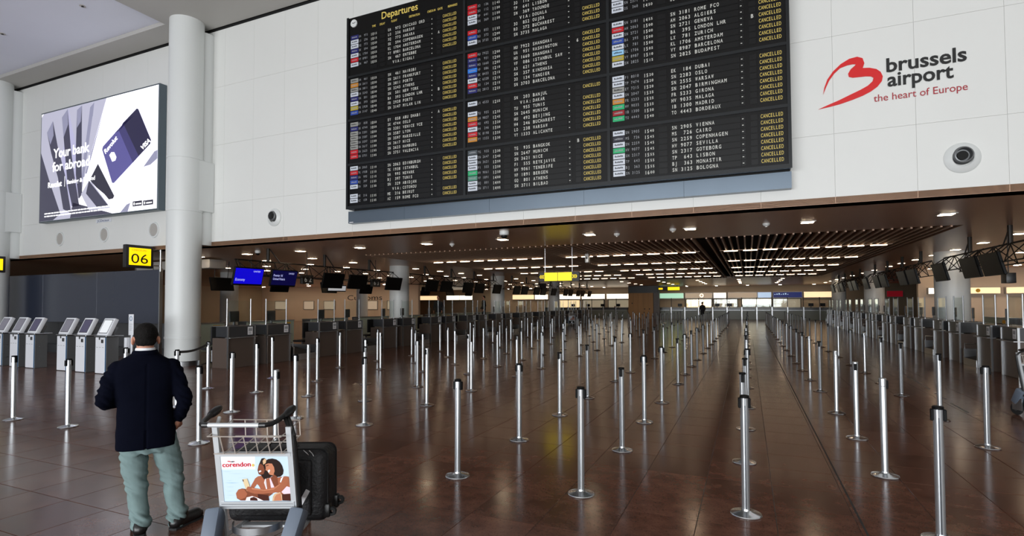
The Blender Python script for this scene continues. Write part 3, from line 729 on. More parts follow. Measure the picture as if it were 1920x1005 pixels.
def kiosk(x, label, scr):
    o = thing('check_in_kiosk', label, 'kiosk', (x, 8.25, 0), 0, 'self-service kiosks by the dark panel')
    w = .21
    part('body', MB().bbox(-w,w,.01,.31,.0,.93,.008,seg=1), 'kiosk_grey', o, 0)
    part('front_panel', MB().bbox(-w,w-.02,-.006,.012,.015,.92,.006,seg=1), 'kiosk_white', o, 0)
    part('edge_strip', MB().box(w-.02,w,-.004,.012,.015,.92), 'kiosk_blue', o, 0)
    part('card_reader', MB().bbox(.05,.13,-.022,-.004,.78,.87,.006,seg=1), 'black', o, 0)
    part('slot', MB().bbox(-.06,-.01,-.014,-.004,.86,.93,.004,seg=1), 'black', o, 0)
    mb = MB()
    for k in range(3): mb.box(-.17+.12*k,-.1+.12*k,-.0075,-.006,.665,.673)
    part('vent', mb, 'kiosk_grey', o, 0)
    part('shelf', MB().bbox(-.235,.27,-.03,.4,.94,.965,.008,seg=1), 'steel', o, 0)
    M = Matrix.Translation((0,.02,.975)) @ Matrix.Rotation(math.radians(-24), 4, 'X')
    h = part('head', MB().bbox(-.225,.225,0,.1,0,.47,.014,M), 'kiosk_white', o)
    part('screen', MB().box(-.16,.16,-.003,.001,.07,.41,M), scr, h, 0)
    part('screen_bezel', MB().box(-.175,.175,-.002,.0005,.055,.425,M), 'black', h, 0)
    part('head_back', MB().bbox(-.15,.18,.09,.2,.05,.3,.02,M), 'kiosk_grey', o)
    for z in (.25, .6): part('lock', MB().cyl((w,.12,z),(w+.006,.12,z),.012,n=8), 'steel', o)
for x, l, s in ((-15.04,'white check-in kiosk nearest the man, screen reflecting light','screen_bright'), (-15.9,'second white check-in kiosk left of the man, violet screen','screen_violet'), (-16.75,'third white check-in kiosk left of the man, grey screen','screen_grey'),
                (-18.28,'white check-in kiosk just left of the wide gap','screen_violet'), (-19.1,'second white check-in kiosk left of the wide gap','screen_grey'), (-19.95,'white check-in kiosk cut by the left picture edge','screen_grey')):
    kiosk(x, l, s)
ns_ = thing('notice_stand', 'slim white notice stand between the last kiosk and tall column', 'stand', (-14.62, 8.75, 0))
part('foot', MB().lathe([(0,0),(.17,0),(.17,.012),(.03,.02),(0,.02)], 24), 'steel', ns_); part('post', MB().bbox(-.03,.03,-.015,.015,.018,1.0,.004), 'kiosk_white', ns_)
part('notice', MB().bbox(-.1,.1,-.03,-.015,.96,1.5,.005), 'kiosk_white', ns_); part('dispenser', MB().bbox(-.16,-.05,-.1,-.0,.62,.9,.01), 'kiosk_white', ns_)
part('pictogram', MB().lathe([(.045,0),(.06,0),(.06,.002),(.045,.002)], 24, (0,0,0), Matrix.Translation((0,-.031,1.39)) @ MF), 'kiosk_blue', ns_)
mb = MB()
for k in range(4): mb.box(-.06,.06-.02*(k%2),-.0325,-.0305,1.24-.05*k,1.25-.05*k)
part('printed_lines', mb, 'txt_dim', ns_, 0)

def row_sign(x, y0, y1, z0, z1, txt, label, arm):
    o = thing('row_sign', label, 'sign', (x, (y0+y1)/2, z0)); h = (y1-y0)/2; H = z1-z0
    part('case', MB().bbox(-.16,0,-h,h,0,H,.02), 'sign_case', o)
    part('lit_face', MB().bbox(-.004,.008,-h+.09,h-.08,.08,H-.09,.003,seg=1), 'sign_yellow', o, 0)
    part('numeral', put_text(MB(), txt, (.0095,-h+.15,.14), (0,1,0), EZ, .42, 2*h-.32, .0), 'txt_black', o, 0)
    part('small_text', put_text(MB(), 'CHECK-IN', (.0095,-h+.17,H-.185), (0,1,0), EZ, .08, 2*h-.4, 0), 'txt_orange', o, 0)
    mb = MB()
    if arm == 'post': mb.cyl((0,h+.23,-.08),(0,h+.23,H-.02),.035,n=12); mb.box(-.05,-.01,h-.02,h+.22,H-.14,H-.1); mb.box(-.05,-.01,h-.02,h+.22,.08,.12)
    else: mb.box(-1.1,-.02,-.02,.02,.2,.26); mb.box(-1.1,-.02,-.02,.02,.4,.46)
    part('bracket', mb, 'steel', o)
row_sign(-17.15, 10.05, 10.87, 2.88, 3.58, '06', 'yellow lit sign reading 06 above the dark panel', 'post')
row_sign(-24.0, 9.3, 10.08, 2.9, 3.47, '05', 'yellow lit row sign cut by the left picture edge', 'arm')

hs = thing('direction_sign', 'hanging yellow sign with arrows both ways over the queue', 'sign', (-5.37, 15.86, 2.42))
part('case', MB().bbox(-.66,.66,-.05,.06,-.005,.29,.008,seg=1), 'sign_case', hs, 0)
part('lit_face', MB().box(-.47,-.045,-.056,-.05,.015,.27), 'sign_yellow2', hs, 0); part('lit_face', MB().box(-.025,.42,-.056,-.05,.015,.27), 'sign_yellow2', hs, 0)
for sx, x0 in ((-1,-.5), (1,.455)):
    for k in range(3):
        x = x0+sx*.05*k; mb = MB()
        mb.add([(x-sx*.018,-.053,.2),(x+sx*.004,-.053,.2),(x+sx*.036,-.053,.145),(x+sx*.014,-.053,.145)], [(0,1,2,3)]); mb.add([(x-sx*.018,-.053,.09),(x+sx*.004,-.053,.09),(x+sx*.036,-.053,.145),(x+sx*.014,-.053,.145)], [(0,1,2,3)])
        part('arrow', mb, 'sign_yellow', hs, 0)
for x in (-.47, .42): part('hanger', MB().cyl((x,0,.29),(x,0,SOF-2.42),.014,n=8), 'steel', hs)
fs = thing('direction_sign', 'small far yellow sign above the back counters', 'sign', (-7.2, 56.0, 2.92))
part('case', MB().box(-1.25,1.0,-.05,.05,0,.42), 'sign_case', fs, 0); part('lit_face', MB().box(-.2,.95,-.06,-.05,.05,.37), 'sign_yellow2', fs, 0)
part('hanger', MB().cyl((-.9,0,.42),(-.9,0,SOF-2.92),.02,n=6), 'steel', fs); part('hanger', MB().cyl((.7,0,.42),(.7,0,SOF-2.92),.02,n=6), 'steel', fs)
part('lit_face', MB().box(-1.1,-.7,-.06,-.05,.12,.3), 'sign_yellow', fs, 0)
for nm, x, y, z0, z1, w in (('grey box hanging under the slats right of the yellow sign',-4.95,17.6,3.1,3.4,.12), ('dark flat box hanging beyond the yellow sign',-15.6+1.6,37.5,2.75,3.2,.5)):
    o = thing('ceiling_speaker', nm, 'loudspeaker', (x, y, z0)); part('body', MB().bbox(-w/2,w/2,-.1,.1,0,z1-z0,.01), 'lamp_frame' if w < .2 else 'sign_case', o); part('hanger', MB().cyl((0,0,z1-z0),(0,0,SOF-z0),.012,n=6), 'steel', o)
    if w < .2: part('badge', MB().box(-.03,.03,-.104,-.1,.12,.2), 'black', o, 0)

# ================================================================ QUEUE POSTS
def post_parts():
    base = MB().lathe([(0,0),(.122,0),(.124,.006),(.12,.013),(.1,.019),(.05,.028),(.036,.036),(.033,.05),(0,.05)], 28)
    post = MB()
    prof = []
    for i in range(32):
        t = 2*PI*i/32; r = .0305 if (i % 8) else .0265
        prof.append((r*math.cos(t), r*math.sin(t)))
    post.prism(prof, lambda a, b: (a, b, .04), lambda a, b: (a, b, .9))
    slots = MB()
    for i in range(4):
        M = Matrix.Rotation(PI/2*i, 4, 'Z'); slots.box(.0262,.0285,-.004,.004,.045,.895,M)
    post2 = MB().lathe([(0,.04),(.0305,.04),(.0305,.893),(.0295,.896),(.0325,.9),(.0325,.972),(.028,.977),(0,.977)], 24)
    cap_ = MB().lathe([(0,.955),(.034,.955),(.036,.96),(.036,.972),(.032,.977),(0,.978)], 20)
    clip = MB().bbox(.028,.05,-.017,.017,.872,.955,.004,seg=1)
    clip2 = MB().bbox(-.046,-.028,-.017,.017,.872,.955,.004,seg=1)
    slot = MB().box(.0315,.0335,-.005,.005,.915,.965); slot2 = MB().box(-.005,.005,-.0335,-.0315,.915,.965)
    return base, post, slots, cap_, clip, clip2, post2, slot, slot2
b_, p_, s_, h_, c_, c2_, p2_, sl_, sl2_ = post_parts()
bm_ = b_.mesh('base','chrome'); cm_ = c_.mesh('belt_cassette','cassette',0); c2m_ = c2_.mesh('belt_cassette','cassette',0); clm_ = sl_.mesh('belt_slot','cassette',0); cl2m_ = sl2_.mesh('belt_slot','cassette',0)
p_.v = [(x, y, z if z < .5 else .957) for x, y, z in p_.v]
near = [('base', bm_), ('post', p_.mesh('post','alu',25)), ('channel', s_.mesh('channel','groove',0)), ('cap', h_.mesh('cap','cassette')), ('belt_cassette', cm_), ('belt_cassette', c2m_)]
near2 = [('base', bm_), ('post', p2_.mesh('post','alu',25)), ('belt_slot', clm_), ('belt_slot', cl2m_), ('belt_cassette', c2m_)]
far = MB(); far.mi(0); far.add(b_.v, b_.f); far.mi(1); far.add(p_.v, p_.f); far.mi(2); far.add(h_.v, h_.f); far.add(c_.v, c_.f)
far_me = far.mesh('queue_post', ['chrome','alu','cassette'])
COLS = (-10.3,-8.95,-7.66,-6.36,-5.08,-2.71,-1.41,-.05,1.25,2.58)
RYS = [4.86,6.43,8.06,9.72,11.97,13.63,15.42,17.22,19.5,21.7,23.6,25.7]
while len(RYS) < 22: RYS.append(RYS[-1]+2.05)
rp = random.Random(3)
for ci, X in enumerate(COLS):
    n = 0
    for ri, Y in enumerate(RYS):
        y = Y + .037*X + rp.uniform(-.03,.03); x = X + rp.uniform(-.02,.02)
        if ci == 9 and ri < 2: continue
        lab = 'silver belt post, %s from the front in the %s queue line from the left' % (ORD[n], ORD[ci]); n += 1
        rot = rp.choice((0, PI/2, PI, -PI/2)) + rp.uniform(-.15,.15); lean = (rp.gauss(0,.004), rp.gauss(0,.004), rot)
        if ri < 13:
            o = thing('queue_post', lab, 'barrier post', (x, y, 0), 0, 'belt barrier posts of the empty queue'); o.rotation_euler = lean
            for nm, me in (near2 if rp.random() < .22 else near): link(nm, me, o)
        else:
            o = link('queue_post', far_me, None, (x, y, 0), lean); tag(o, lab, 'barrier post', 'belt barrier posts of the empty queue')
# one belt is still drawn between two posts beside the man
bt = thing('barrier_belt', 'black belt drawn between two posts right of the man', 'belt', (-8.97, 6.1, 0))
pts = [(-.03+(-1.29)*t, .05+1.52*t, .93-.05*math.sin(PI*t)) for t in [i/8 for i in range(9)]]
mb = MB(); mb.add([(x,y,z-.022) for x,y,z in pts] + [(x,y,z+.022) for x,y,z in pts], [(i,i+1,10+i,9+i) for i in range(8)])
part('webbing', mb, 'black', bt, 0); part('end_clip', MB().bbox(-1.36,-1.31,1.55,1.6,.9,.96,.004), 'black', bt)

# ================================================================ CHECK-IN DESKS, SCREENS, TRUSSES
def desk_proto(w):
    o = thing('check_in_desk', 'x', 'check-in desk', (0,0,0))
    part('body', MB().bbox(-.62,-.02,0,w,0,.82,.006,seg=1), 'desk_brown', o, 0)
    part('fascia', MB().bbox(-.5,0,.01,w-.01,.85,1.13,.006,seg=1), 'desk_fascia', o, 0)
    part('top', MB().bbox(-.62,.01,0,w,1.13,1.15,.004,seg=1), 'desk_side', o, 0)
    part('shelf', MB().bbox(-.1,.09,-.02,w+.02,.82,.845,.004,seg=1), 'steel', o, 0)
    for y in (0, w): part('edge_post', MB().box(-.03,.012,y-.015,y+.015,0,1.14), 'steel', o, 0)
    nt = part('notice', MB().box(.001,.006,w-.24,w-.08,.89,1.11), 'paper', o, 0)
    part('print', MB().box(.006,.007,w-.22,w-.1,.99,1.07).box(.006,.007,w-.22,w-.12,.92,.935).box(.006,.007,w-.22,w-.14,.95,.965), 'txt_dim', nt, 0)
    return o
def screen_proto(w):
    o = thing('counter_screen', 'x', 'glass screen', (0,0,0))
    for y in (.05, w-.05): part('post', MB().cyl((0,y,0),(0,y,.75),.017,n=10), 'steel', o); part('foot', MB().cyl((0,y,0),(0,y,.015),.035,n=12), 'steel', o)
    part('pane', MB().box(-.004,.004,.07,w-.07,.05,.7), 'glass_clear', o, 0)
    return o
def monitor_proto():
    o = thing('computer_monitor', 'x', 'monitor', (0,0,0))
    part('foot', MB().bbox(-.1,.1,-.12,.12,0,.015,.005,seg=1), 'black', o, 0); part('stem', MB().box(-.02,.02,-.03,.03,.015,.16), 'black', o, 0)
    part('panel', MB().bbox(-.02,.02,-.22,.22,.1,.4,.006,seg=1), 'tv_black', o, 0)
    return o
def chair_proto():
    o = thing('office_chair', 'x', 'chair', (0,0,0))
    part('seat', MB().bbox(-.22,.22,-.22,.22,.45,.52,.03), 'black_soft', o); part('backrest', MB().bbox(-.26,-.2,-.22,.22,.6,1.12,.025), 'black_soft', o)
    part('gas_stem', MB().cyl((0,0,.1),(0,0,.46),.025,n=8), 'steel_dark', o); part('spine', MB().box(-.24,-.21,-.03,.03,.47,.65), 'black', o, 0)
    for k in range(5):
        t = 2*PI*k/5; part('leg', MB().cyl((0,0,.1),(.28*math.cos(t),.28*math.sin(t),.05),.02,.014,n=6), 'black', o)
    return o
def belt_proto(w):
    o = thing('baggage_belt', 'x', 'conveyor', (0,0,0))
    part('side_panel', MB().box(-1.6,.05,0,.05,0,.42), 'steel', o, 0); part('side_panel', MB().box(-1.6,.05,w-.05,w,0,.42), 'steel', o, 0)
    part('belt', MB().add([(.05,.05,.18),(.05,w-.05,.18),(-.9,w-.05,.34),(-.9,.05,.34),(-1.6,.05,.34),(-1.6,w-.05,.34)], [(0,1,2,3),(3,2,5,4)]), 'rubber', o, 0)
    part('front_plate', MB().box(.03,.06,.05,w-.05,0,.18), 'steel', o, 0); part('guard_rail', MB().tube([(.02,.02,.42),(.02,.02,.56),(-1.5,.02,.56)], .014, 8), 'steel', o)
    return o
WL = .86
dproto = desk_proto(WL); gproto = screen_proto(WL); mproto = monitor_proto(); cproto = chair_proto(); bproto = belt_proto(1.0)
used = {}
def place(proto, x, y, z, rz, label, group):
    if proto.name not in used: used[proto.name] = 1; o = proto; o['label'] = label; o['group'] = group
    else: o = copy_tree(proto, None, label, group)
    o.location = (x, y, z); o.rotation_euler = (0, 0, rz); return o
nd = 0
for k in range(11):
    for a in (0, 1.29):
        y = 10.2+3.38*k+a
        place(dproto, -12.9, y, 0, 0, '%s brown check-in desk from the front in the left row' % ORD[nd], 'check-in desks, left row')
        place(gproto, -13.02, y, 1.15, 0, 'clear glass screen on the %s desk of the left row' % ORD[nd], 'glass screens on the left desks')
        if k < 7:
            place(mproto, -13.3, y+.5, 1.15, .35, 'dark monitor on the %s desk of the left row' % ORD[nd], 'monitors on the left desks')
            place(cproto, -14.05 if not 19.6 < y+.4 < 21.8 else -13.95, y+.4, 0, PI, 'black chair behind the %s desk of the left row' % ORD[nd], 'chairs behind the left desks')
        nd += 1
    place(bproto, -12.95, 10.2+3.38*k+2.27, 0, 0, '%s baggage belt from the front in the left row' % ORD[k], 'baggage belts, left row')
nd = 0
for k in range(9):
    for a in (0, 1.45):
        y = 15.5+3.62*k+a
        place(dproto, 5.5, y+WL, 0, PI, '%s brown check-in desk from the front in the right row' % ORD[nd], 'check-in desks, right row')
        place(gproto, 5.62, y+WL, 1.15, PI, 'clear glass screen on the %s desk of the right row' % ORD[nd], 'glass screens on the right desks')
        if k < 6: place(mproto, 5.95, y+.4, 1.15, PI-.35, 'dark monitor on the %s desk of the right row' % ORD[nd], 'monitors on the right desks')
        if k < 5 and abs(y+.42-23.5) > .9: place(cproto, 6.75, y+.42, 0, 0, 'black chair behind the %s desk of the right row' % ORD[nd], 'chairs behind the right desks')
        nd += 1
    place(bproto, 5.55, 15.5+3.62*k+2.31+1.05, 0, PI, '%s baggage belt from the front in the right row' % ORD[k], 'baggage belts, right row')
# pale service counters behind the rows
def counter_proto():
    o = thing('service_counter', 'x', 'counter', (0,0,0))
    part('front', MB().bbox(-.03,.03,0,2.4,0,1.02,.006,seg=1), 'pale_green', o, 0); part('top', MB().bbox(-.5,.05,-.02,2.42,1.02,1.06,.006,seg=1), 'steel', o, 0)
    part('side', MB().box(-.5,-.03,0,.04,0,1.02), 'desk_side', o, 0); part('side', MB().box(-.5,-.03,2.36,2.4,0,1.02), 'desk_side', o, 0)
    part('warning_plate', MB().box(.03,.036,1.9,2.2,.82,.96), 'amber', o, 0)
    return o
scp = counter_proto()
for k in range(8): place(scp, -18.3, 11.9+3.4*k, 0, 0, '%s pale green counter from the front behind the left desks' % ORD[k], 'pale counters, left')
for k in range(4): place(scp, 9.6, 17.0+3.6*k+2.4, 0, PI, '%s pale green counter from the front behind the right desks' % ORD[k], 'pale counters, right')

def tv(x, y, z, rz, label, face='tv_black', w=1.02, h=.54, group='hanging screens', texts=(), drop=False):
    o = thing('hanging_screen', label, 'screen', (x, y, z), rz, group)       # local +x = viewing side
    M = Matrix.Rotation(math.radians(14), 4, 'Y')
    part('housing', MB().bbox(-.07,0,-w/2,w/2,-h/2,h/2,.012,M,1), 'tv_black', o, 0)
    part('picture', MB().box(0,.004,-w/2+.03,w/2-.03,-h/2+.05,h/2-.03,M), face, o, 0)
    for s in (-.3, .3): part('bracket', MB().cyl(M @ Vector((-.04,s,h/2-.02)), (-.25,s*.6,SOF-.42-z) if not drop else (-.06,s,SOF-z), .014, n=6), 'truss', o)
    for body, y0, z0, ww, em in texts:
        part('caption', put_text(MB(), body, M @ Vector((.0055,y0,z0)), (0,1,0), M.to_3x3() @ EZ, em, ww, .008), 'tv_text', o, 0)
    return o
def truss(x, y0, y1, side, label):
    o = thing('ceiling_truss', label, 'truss', (x, y0, 0), 0, 'screen trusses above the desks'); L = y1-y0; z0, z1 = SOF-.42, SOF-.86
    part('top_chord', MB().cyl((0,0,z0),(0,L,z0),.022,n=8), 'truss', o)
    for s in (-.28, .28): part('bottom_chord', MB().cyl((s,.3,z1),(s,L-.3,z1),.016,n=6), 'truss', o)
    n = max(2, int(L/.9)); p = L/n
    for k in range(n):
        for s in (-.28, .28):
            part('diagonal', MB().cyl((0,p*k+.02,z0),(s,p*(k+.5),z1),.012,n=6).cyl((s,p*(k+.5),z1),(0,p*(k+1)-.02,z0),.012,n=6), 'truss', o)
    k = 1.2
    while k < L:
        part('hanger', MB().cyl((0,k,z0),(0,k,SOF),.05,n=10), 'truss', o); part('stay', MB().cyl((.02,k+.05,SOF-.02),(.02,k+.45,z0),.018,n=6), 'steel_dark', o); k += 2.45
for j in range(4):
    y = 10.05*j
    truss(-13.75, 11.05+y if j == 0 else 9.9+y, 18.75+y, 1, '%s dark screen truss along the left row of desks' % ORD[j])
    for i, c in enumerate((11.3, 12.62, 14.83, 16.15, 18.4)):
        yy = c+y; lab = '%s hanging screen from the front in the %s group on the left' % (ORD[i], ORD[j]); face = 'tv_black'; tx = ()
        if j == 0 and i == 0: face = 'tv_blue'; lab = 'bright blue hanging screen above the left desks'; tx = (('UNITED',.13,.14,.24,.07), ('Economy',-.44,-.13,.32,.11))
        if j == 0 and i == 1: face = 'tv_navy'; lab = 'dark navy hanging screen with white text beside the blue one'; tx = (('UNITED',.14,.14,.22,.07), ('Premier 1K',-.44,.05,.36,.1), ('United Polaris',-.44,-.06,.46,.1))
        tv(-13.45, yy, 2.56, 0, lab, face, texts=tx, group='hanging screens, left row')
for i, (y, t, wh) in enumerate(((10.25,'61','left of the blue screen'), (13.72,'62','right of the navy screen'), (17.35,'63','before the nearest left column'))):
    o = thing('desk_number_sign', 'small black hanging sign reading %s, %s' % (t, wh), 'sign', (-13.6 if i else -15.6, y if i else 13.2, 2.42)); part('case', MB().bbox(-.05,.05,-.26,.26,0,.3,.01,seg=1), 'black', o, 0)
    part('numeral', put_mono(MB(), t, (.052,-.2,.07), (0,1,0), EZ, .24, .2, .6), 'txt_white', o, 0); part('hanger', MB().cyl((0,0,.3),(0,0,SOF-2.42),.012,n=6), 'truss', o)
cy = (16.0, 17.32, 19.7, 22.6, 23.9, 26.9, 28.2, 30.6, 33.5, 34.8, 37.8, 39.1, 41.5)
for j, (a, b) in enumerate(((12.2,20.4), (21.6,31.3), (32.6,42.2))): truss(5.55, a, b, -1, '%s dark screen truss along the right row of desks' % ORD[j])
for i, y in enumerate(cy): tv(5.22, y, 2.6, PI, '%s hanging screen from the front on the right' % ORD[i], group='hanging screens, right row', w=1.1)
sb = thing('black_box_speaker', 'small black box hanging below the nearest right screens', 'loudspeaker', (6.1, 17.6, 2.2)); part('body', MB().bbox(-.1,.1,-.16,.16,0,.26,.01), 'black', sb); part('hanger', MB().cyl((0,0,.26),(0,0,SOF-2.2),.012,n=6), 'truss', sb)
for i in range(9): tv(-19.4, 12.0+3.0*i, 2.55, PI if i % 2 else 0, '%s dark screen from the front hanging behind the left row' % ORD[i], group='screens behind the left row', drop=True)
sd = tv(-17.3, 19.3, 2.45, -.4, 'pale blue lit screen hanging behind the left desks', 'screen_bright', .9, .3, drop=True)

# ================================================================ FAR END OF THE HALL
FXS = [('far_lit',-36.98,-35.02,''),('far_lit',-34.94,-33.1,''),('far_cream',-42.7,-38.4,''),('far_cream',-27.3,-24.41,'pale cream sign at the far end, left of the third column'),('far_lit',-24.26,-22.57,''),
       ('far_lit',-21.26,-18.43,''),('far_lit',-18.23,-15.44,''),('far_lit',-15.19,-12.44,''),('far_green',-9.26,-6.55,'green and white sign beside the wooden pier'),('far_dimlit',-6.32,-3.55,'dim sign with a round emblem at the far end'),
       ('far_lit',-3.39,-2.15,'short bright white sign above the middle aisle'),('far_dimlit',-1.94,.87,'dim beige sign right of the short bright one'),('far_lblue',.98,2.24,'pale blue sign left of the navy one'),
       ('far_navy',2.44,5.09,'navy blue sign above the far counters'),('far_cream',5.28,7.91,'cream and white sign at the right end of the far counters'),('far_red',12.37,13.64,'dark red sign far behind the right desks')]
nl = 0
for m, a, b, l in FXS:
    if not l: l = '%s bright white sign from the left on the far wall' % ORD[nl]; nl += 1
    o = thing('shop_sign', l, 'sign', ((a+b)/2, 62.2, 2.2), 0, 'lit signs at the far end'); w = (b-a)/2
    part('case', MB().box(-w-.04,w+.04,0,.28,-.05,.6), 'lamp_frame', o, 0); part('lit_face', MB().box(-w,w,-.02,0,0,.55), m, o, 0)
    if m == 'far_dimlit' and a < -4: part('emblem', MB().lathe([(.14,0),(.2,0),(.2,.01),(.14,.01)], 20, (0,0,0), Matrix.Translation((.3,-.03,.28)) @ MF), 'far_lit', o)
    if m == 'far_navy':
        mb = MB()
        for k in range(7): mb.box(-w+.1+.2*k,-w+.22+.2*k,-.024,-.02,.3,.3+.05*(1+k%3))
        part('print', mb, 'far_lblue', o, 0)
for x, l in ((11.4,'first lit cream sign on the wall behind the right desks'), (12.9,'second lit cream sign on the wall behind the right desks'), (9.3,'short white sign on the wall beside the right column')):
    w = .62 if x > 10 else .3
    o = thing('shop_sign', l, 'sign', (x, 35.7, 2.15), 0, 'lit signs behind the right desks'); part('case', MB().box(-w-.03,w+.03,0,.28,-.03,.33), 'lamp_frame', o, 0); part('lit_face', MB().box(-w,w,-.02,0,0,.3), 'far_lit' if x < 10 else 'far_cream', o, 0)
    if x > 10: part('emblem', MB().lathe([(0,0),(.1,0),(.1,.01),(0,.01)], 16, (0,0,0), Matrix.Translation((-.3 if x < 12 else .2,-.03,.15)) @ MF), 'amber', o)
# lit shop windows below the signs
for i, (a, b, l) in enumerate(((-21.2,-18.5,'far window left of the second bright sign'), (-18.2,-15.5,'far window under the middle bright sign'), (-15.1,-12.5,'far window with a seated person before it'), (-6.3,-3.6,'far window under the round emblem'), (-3.4,-1.0,'far window under the short white sign'),
                            (-.6,2.3,'bright far window with slanted bars'), (2.4,5.0,'plain far window under the navy sign'))):
    o = thing('shop_window', l, 'window', ((a+b)/2, 62.395, 1.15), 0, 'windows at the far end'); w = (b-a)/2
    part('frame', MB().box(-w,w,0,.1,-.05,0).box(-w,w,0,.1,.9,.95).box(-w,-w+.05,0,.1,0,.9).box(w-.05,w,0,.1,0,.9), 'sign_case', o, 0)
    mc = 'far_lit' if i in (5,) else ('far_cream' if i in (0, 3) else 'far_dimlit')
    part('lit_interior', MB().box(-w+.05,w-.05,.08,.1,.35 if i == 5 else 0,.9), mc, o, 0); part('pane', MB().box(-w+.05,w-.05,.03,.04,0,.9), 'glass_clear', o, 0)
    if i == 5:
        for k in range(9): part('bar', MB().cyl((-w+.3+.3*k,.06,0),(-w+.42+.3*k,.06,.6),.02,n=6), 'pale_green', o)
# back counters
def bc_proto(w):
    o = thing('back_counter', 'x', 'counter', (0,0,0))
    part('front', MB().box(0,w,-.02,.03,0,.95), 'far_counter', o, 0); part('top_band', MB().box(0,w,.0,.5,.95,1.2), 'desk_fascia', o, 0); part('shelf', MB().box(.1,w-.1,-.25,0,.9,.93), 'steel', o, 0)
    part('divider_post', MB().box(0,.1,-.06,-.02,0,1.25), 'steel', o, 0); part('mullion', MB().box(.02,.08,.2,.26,1.2,2.2), 'sign_case', o, 0)
    return o
bcp = bc_proto(1.375)
for i in range(12): place(bcp, -8.9+1.38*i, 59, 0, 0, '%s grey-green back counter right of the wooden pier' % ORD[i], 'back counters, right')
for i in range(7): place(bcp, -22.2+1.42*i, 60, 0, 0, '%s grey-green back counter from the left at the far end' % ORD[i], 'back counters, left')
for i, (x, y) in enumerate(((-20.6,60.2),(-18.7,60.2),(-16.9,60.2),(-15.2,60.2),(-13.4,60.2),(-6.6,59.25),(-2.9,59.25),(-1.7,59.25),(5.6,59.25),(6.6,59.25))):
    place(mproto, x, y, 1.2, PI/2, '%s dark monitor from the left on the far counters' % ORD[i], 'monitors on the far counters')
wp = thing('wood_pier', 'wooden pier with a dark header between the far counters', 'pier', (-10.4, 57.5, 0))
for k in range(5): part('board', MB().box(-1.3+.52*k,-1.3+.52*k+.51,0,.6,0,2.75), 'wood', wp, 0)
part('header', MB().box(-1.3,1.9,-.05,.65,2.75,SOF-.01), 'black', wp, 0); part('return_wall', MB().box(1.31,1.9,.1,.6,0,2.75), 'desk_brown', wp, 0)
for i, (x, z) in enumerate(((-.9,1.6),(.4,1.0),(.9,1.0))): part('handle', MB().bbox(x-.05,x+.05,-.04,0,z,z+.12,.01), 'black', wp)
cl = thing('wall_lettering', 'dark lettering reading Customs on the beige wall, left', 'lettering', (-36, 41.98, 2.1)); part('lettering', put_text(MB(), 'Customs', (-.3,-.005,0), EX, EZ, .7, 4.2, 0), 'sign_case', cl, 0)
for i, (a, b) in enumerate(((-46,-44.4),(-42,-40.6),(-39.3,-37.8),(-34.5,-32.6),(-31.5,-29))):
    o = thing('office_window', '%s lit office window from the left in the beige wall' % ORD[i], 'window', ((a+b)/2, 41.96, 1.2), 0, 'office windows in the beige wall'); w = (b-a)/2
    part('frame', MB().box(-w,w,-.03,0,-.04,0).box(-w,w,-.03,0,.8,.84).box(-w,-w+.04,-.03,0,0,.8).box(w-.04,w,-.03,0,0,.8), 'sign_case', o, 0); part('pane', MB().box(-w+.04,w-.04,-.015,-.005,0,.8), 'far_dimlit', o, 0)

# ================================================================ PEOPLE
def cap(mb, p0, p1, r0, r1, n=14):
    mb.cyl(p0, p1, r0, r1, n); mb.ell(p0, (r0,)*3, n, 8); mb.ell(p1, (r1,)*3, n, 8); return mb
def limb(mb, pts, n=14):
    for (p0, r0), (p1, r1) in zip(pts, pts[1:]): cap(mb, p0, p1, r0, r1, n)
    return mb
def ring(cu, cv, z, ru, rv, n=28, pw=2.4):
    out = []
    for i in range(n):
        t = 2*PI*i/n; c, s_ = math.cos(t), math.sin(t)
        out.append((cu+ru*math.copysign(abs(c)**(2/pw), c), cv+rv*math.copysign(abs(s_)**(2/pw), s_), z))
    return out
def skin_over(name, mb, m, parent, voxel, smooth=6, warp=None, drop=None):
    me = mb.mesh(name, m, 0); ob = bpy.data.objects.new(name, me); COL.objects.link(ob)
    rm = ob.modifiers.new('union', 'REMESH'); rm.mode = 'VOXEL'; rm.voxel_size = voxel; rm.use_smooth_shade = True
    if smooth: sm = ob.modifiers.new('soft', 'SMOOTH'); sm.iterations = smooth; sm.factor = .5
    bpy.context.view_layer.update(); dg = bpy.context.evaluated_depsgraph_get()
    new = bpy.data.meshes.new_from_object(ob.evaluated_get(dg)); bpy.data.objects.remove(ob); bpy.data.meshes.remove(me)
    if not new.materials: new.materials.append(MATS[m])
    if warp:
        nr = [v.normal.copy() for v in new.vertices]
        for v, q in zip(new.vertices, nr): v.co += q*warp(v.co)
    if drop:
        bm = bmesh.new(); bm.from_mesh(new); bmesh.ops.delete(bm, geom=[v for v in bm.verts if drop(v.co)], context='VERTS'); bm.to_mesh(new); bm.free()
    new.polygons.foreach_set('use_smooth', [True]*len(new.polygons)); new.update(); new.name = name
    return link(name, new, parent)
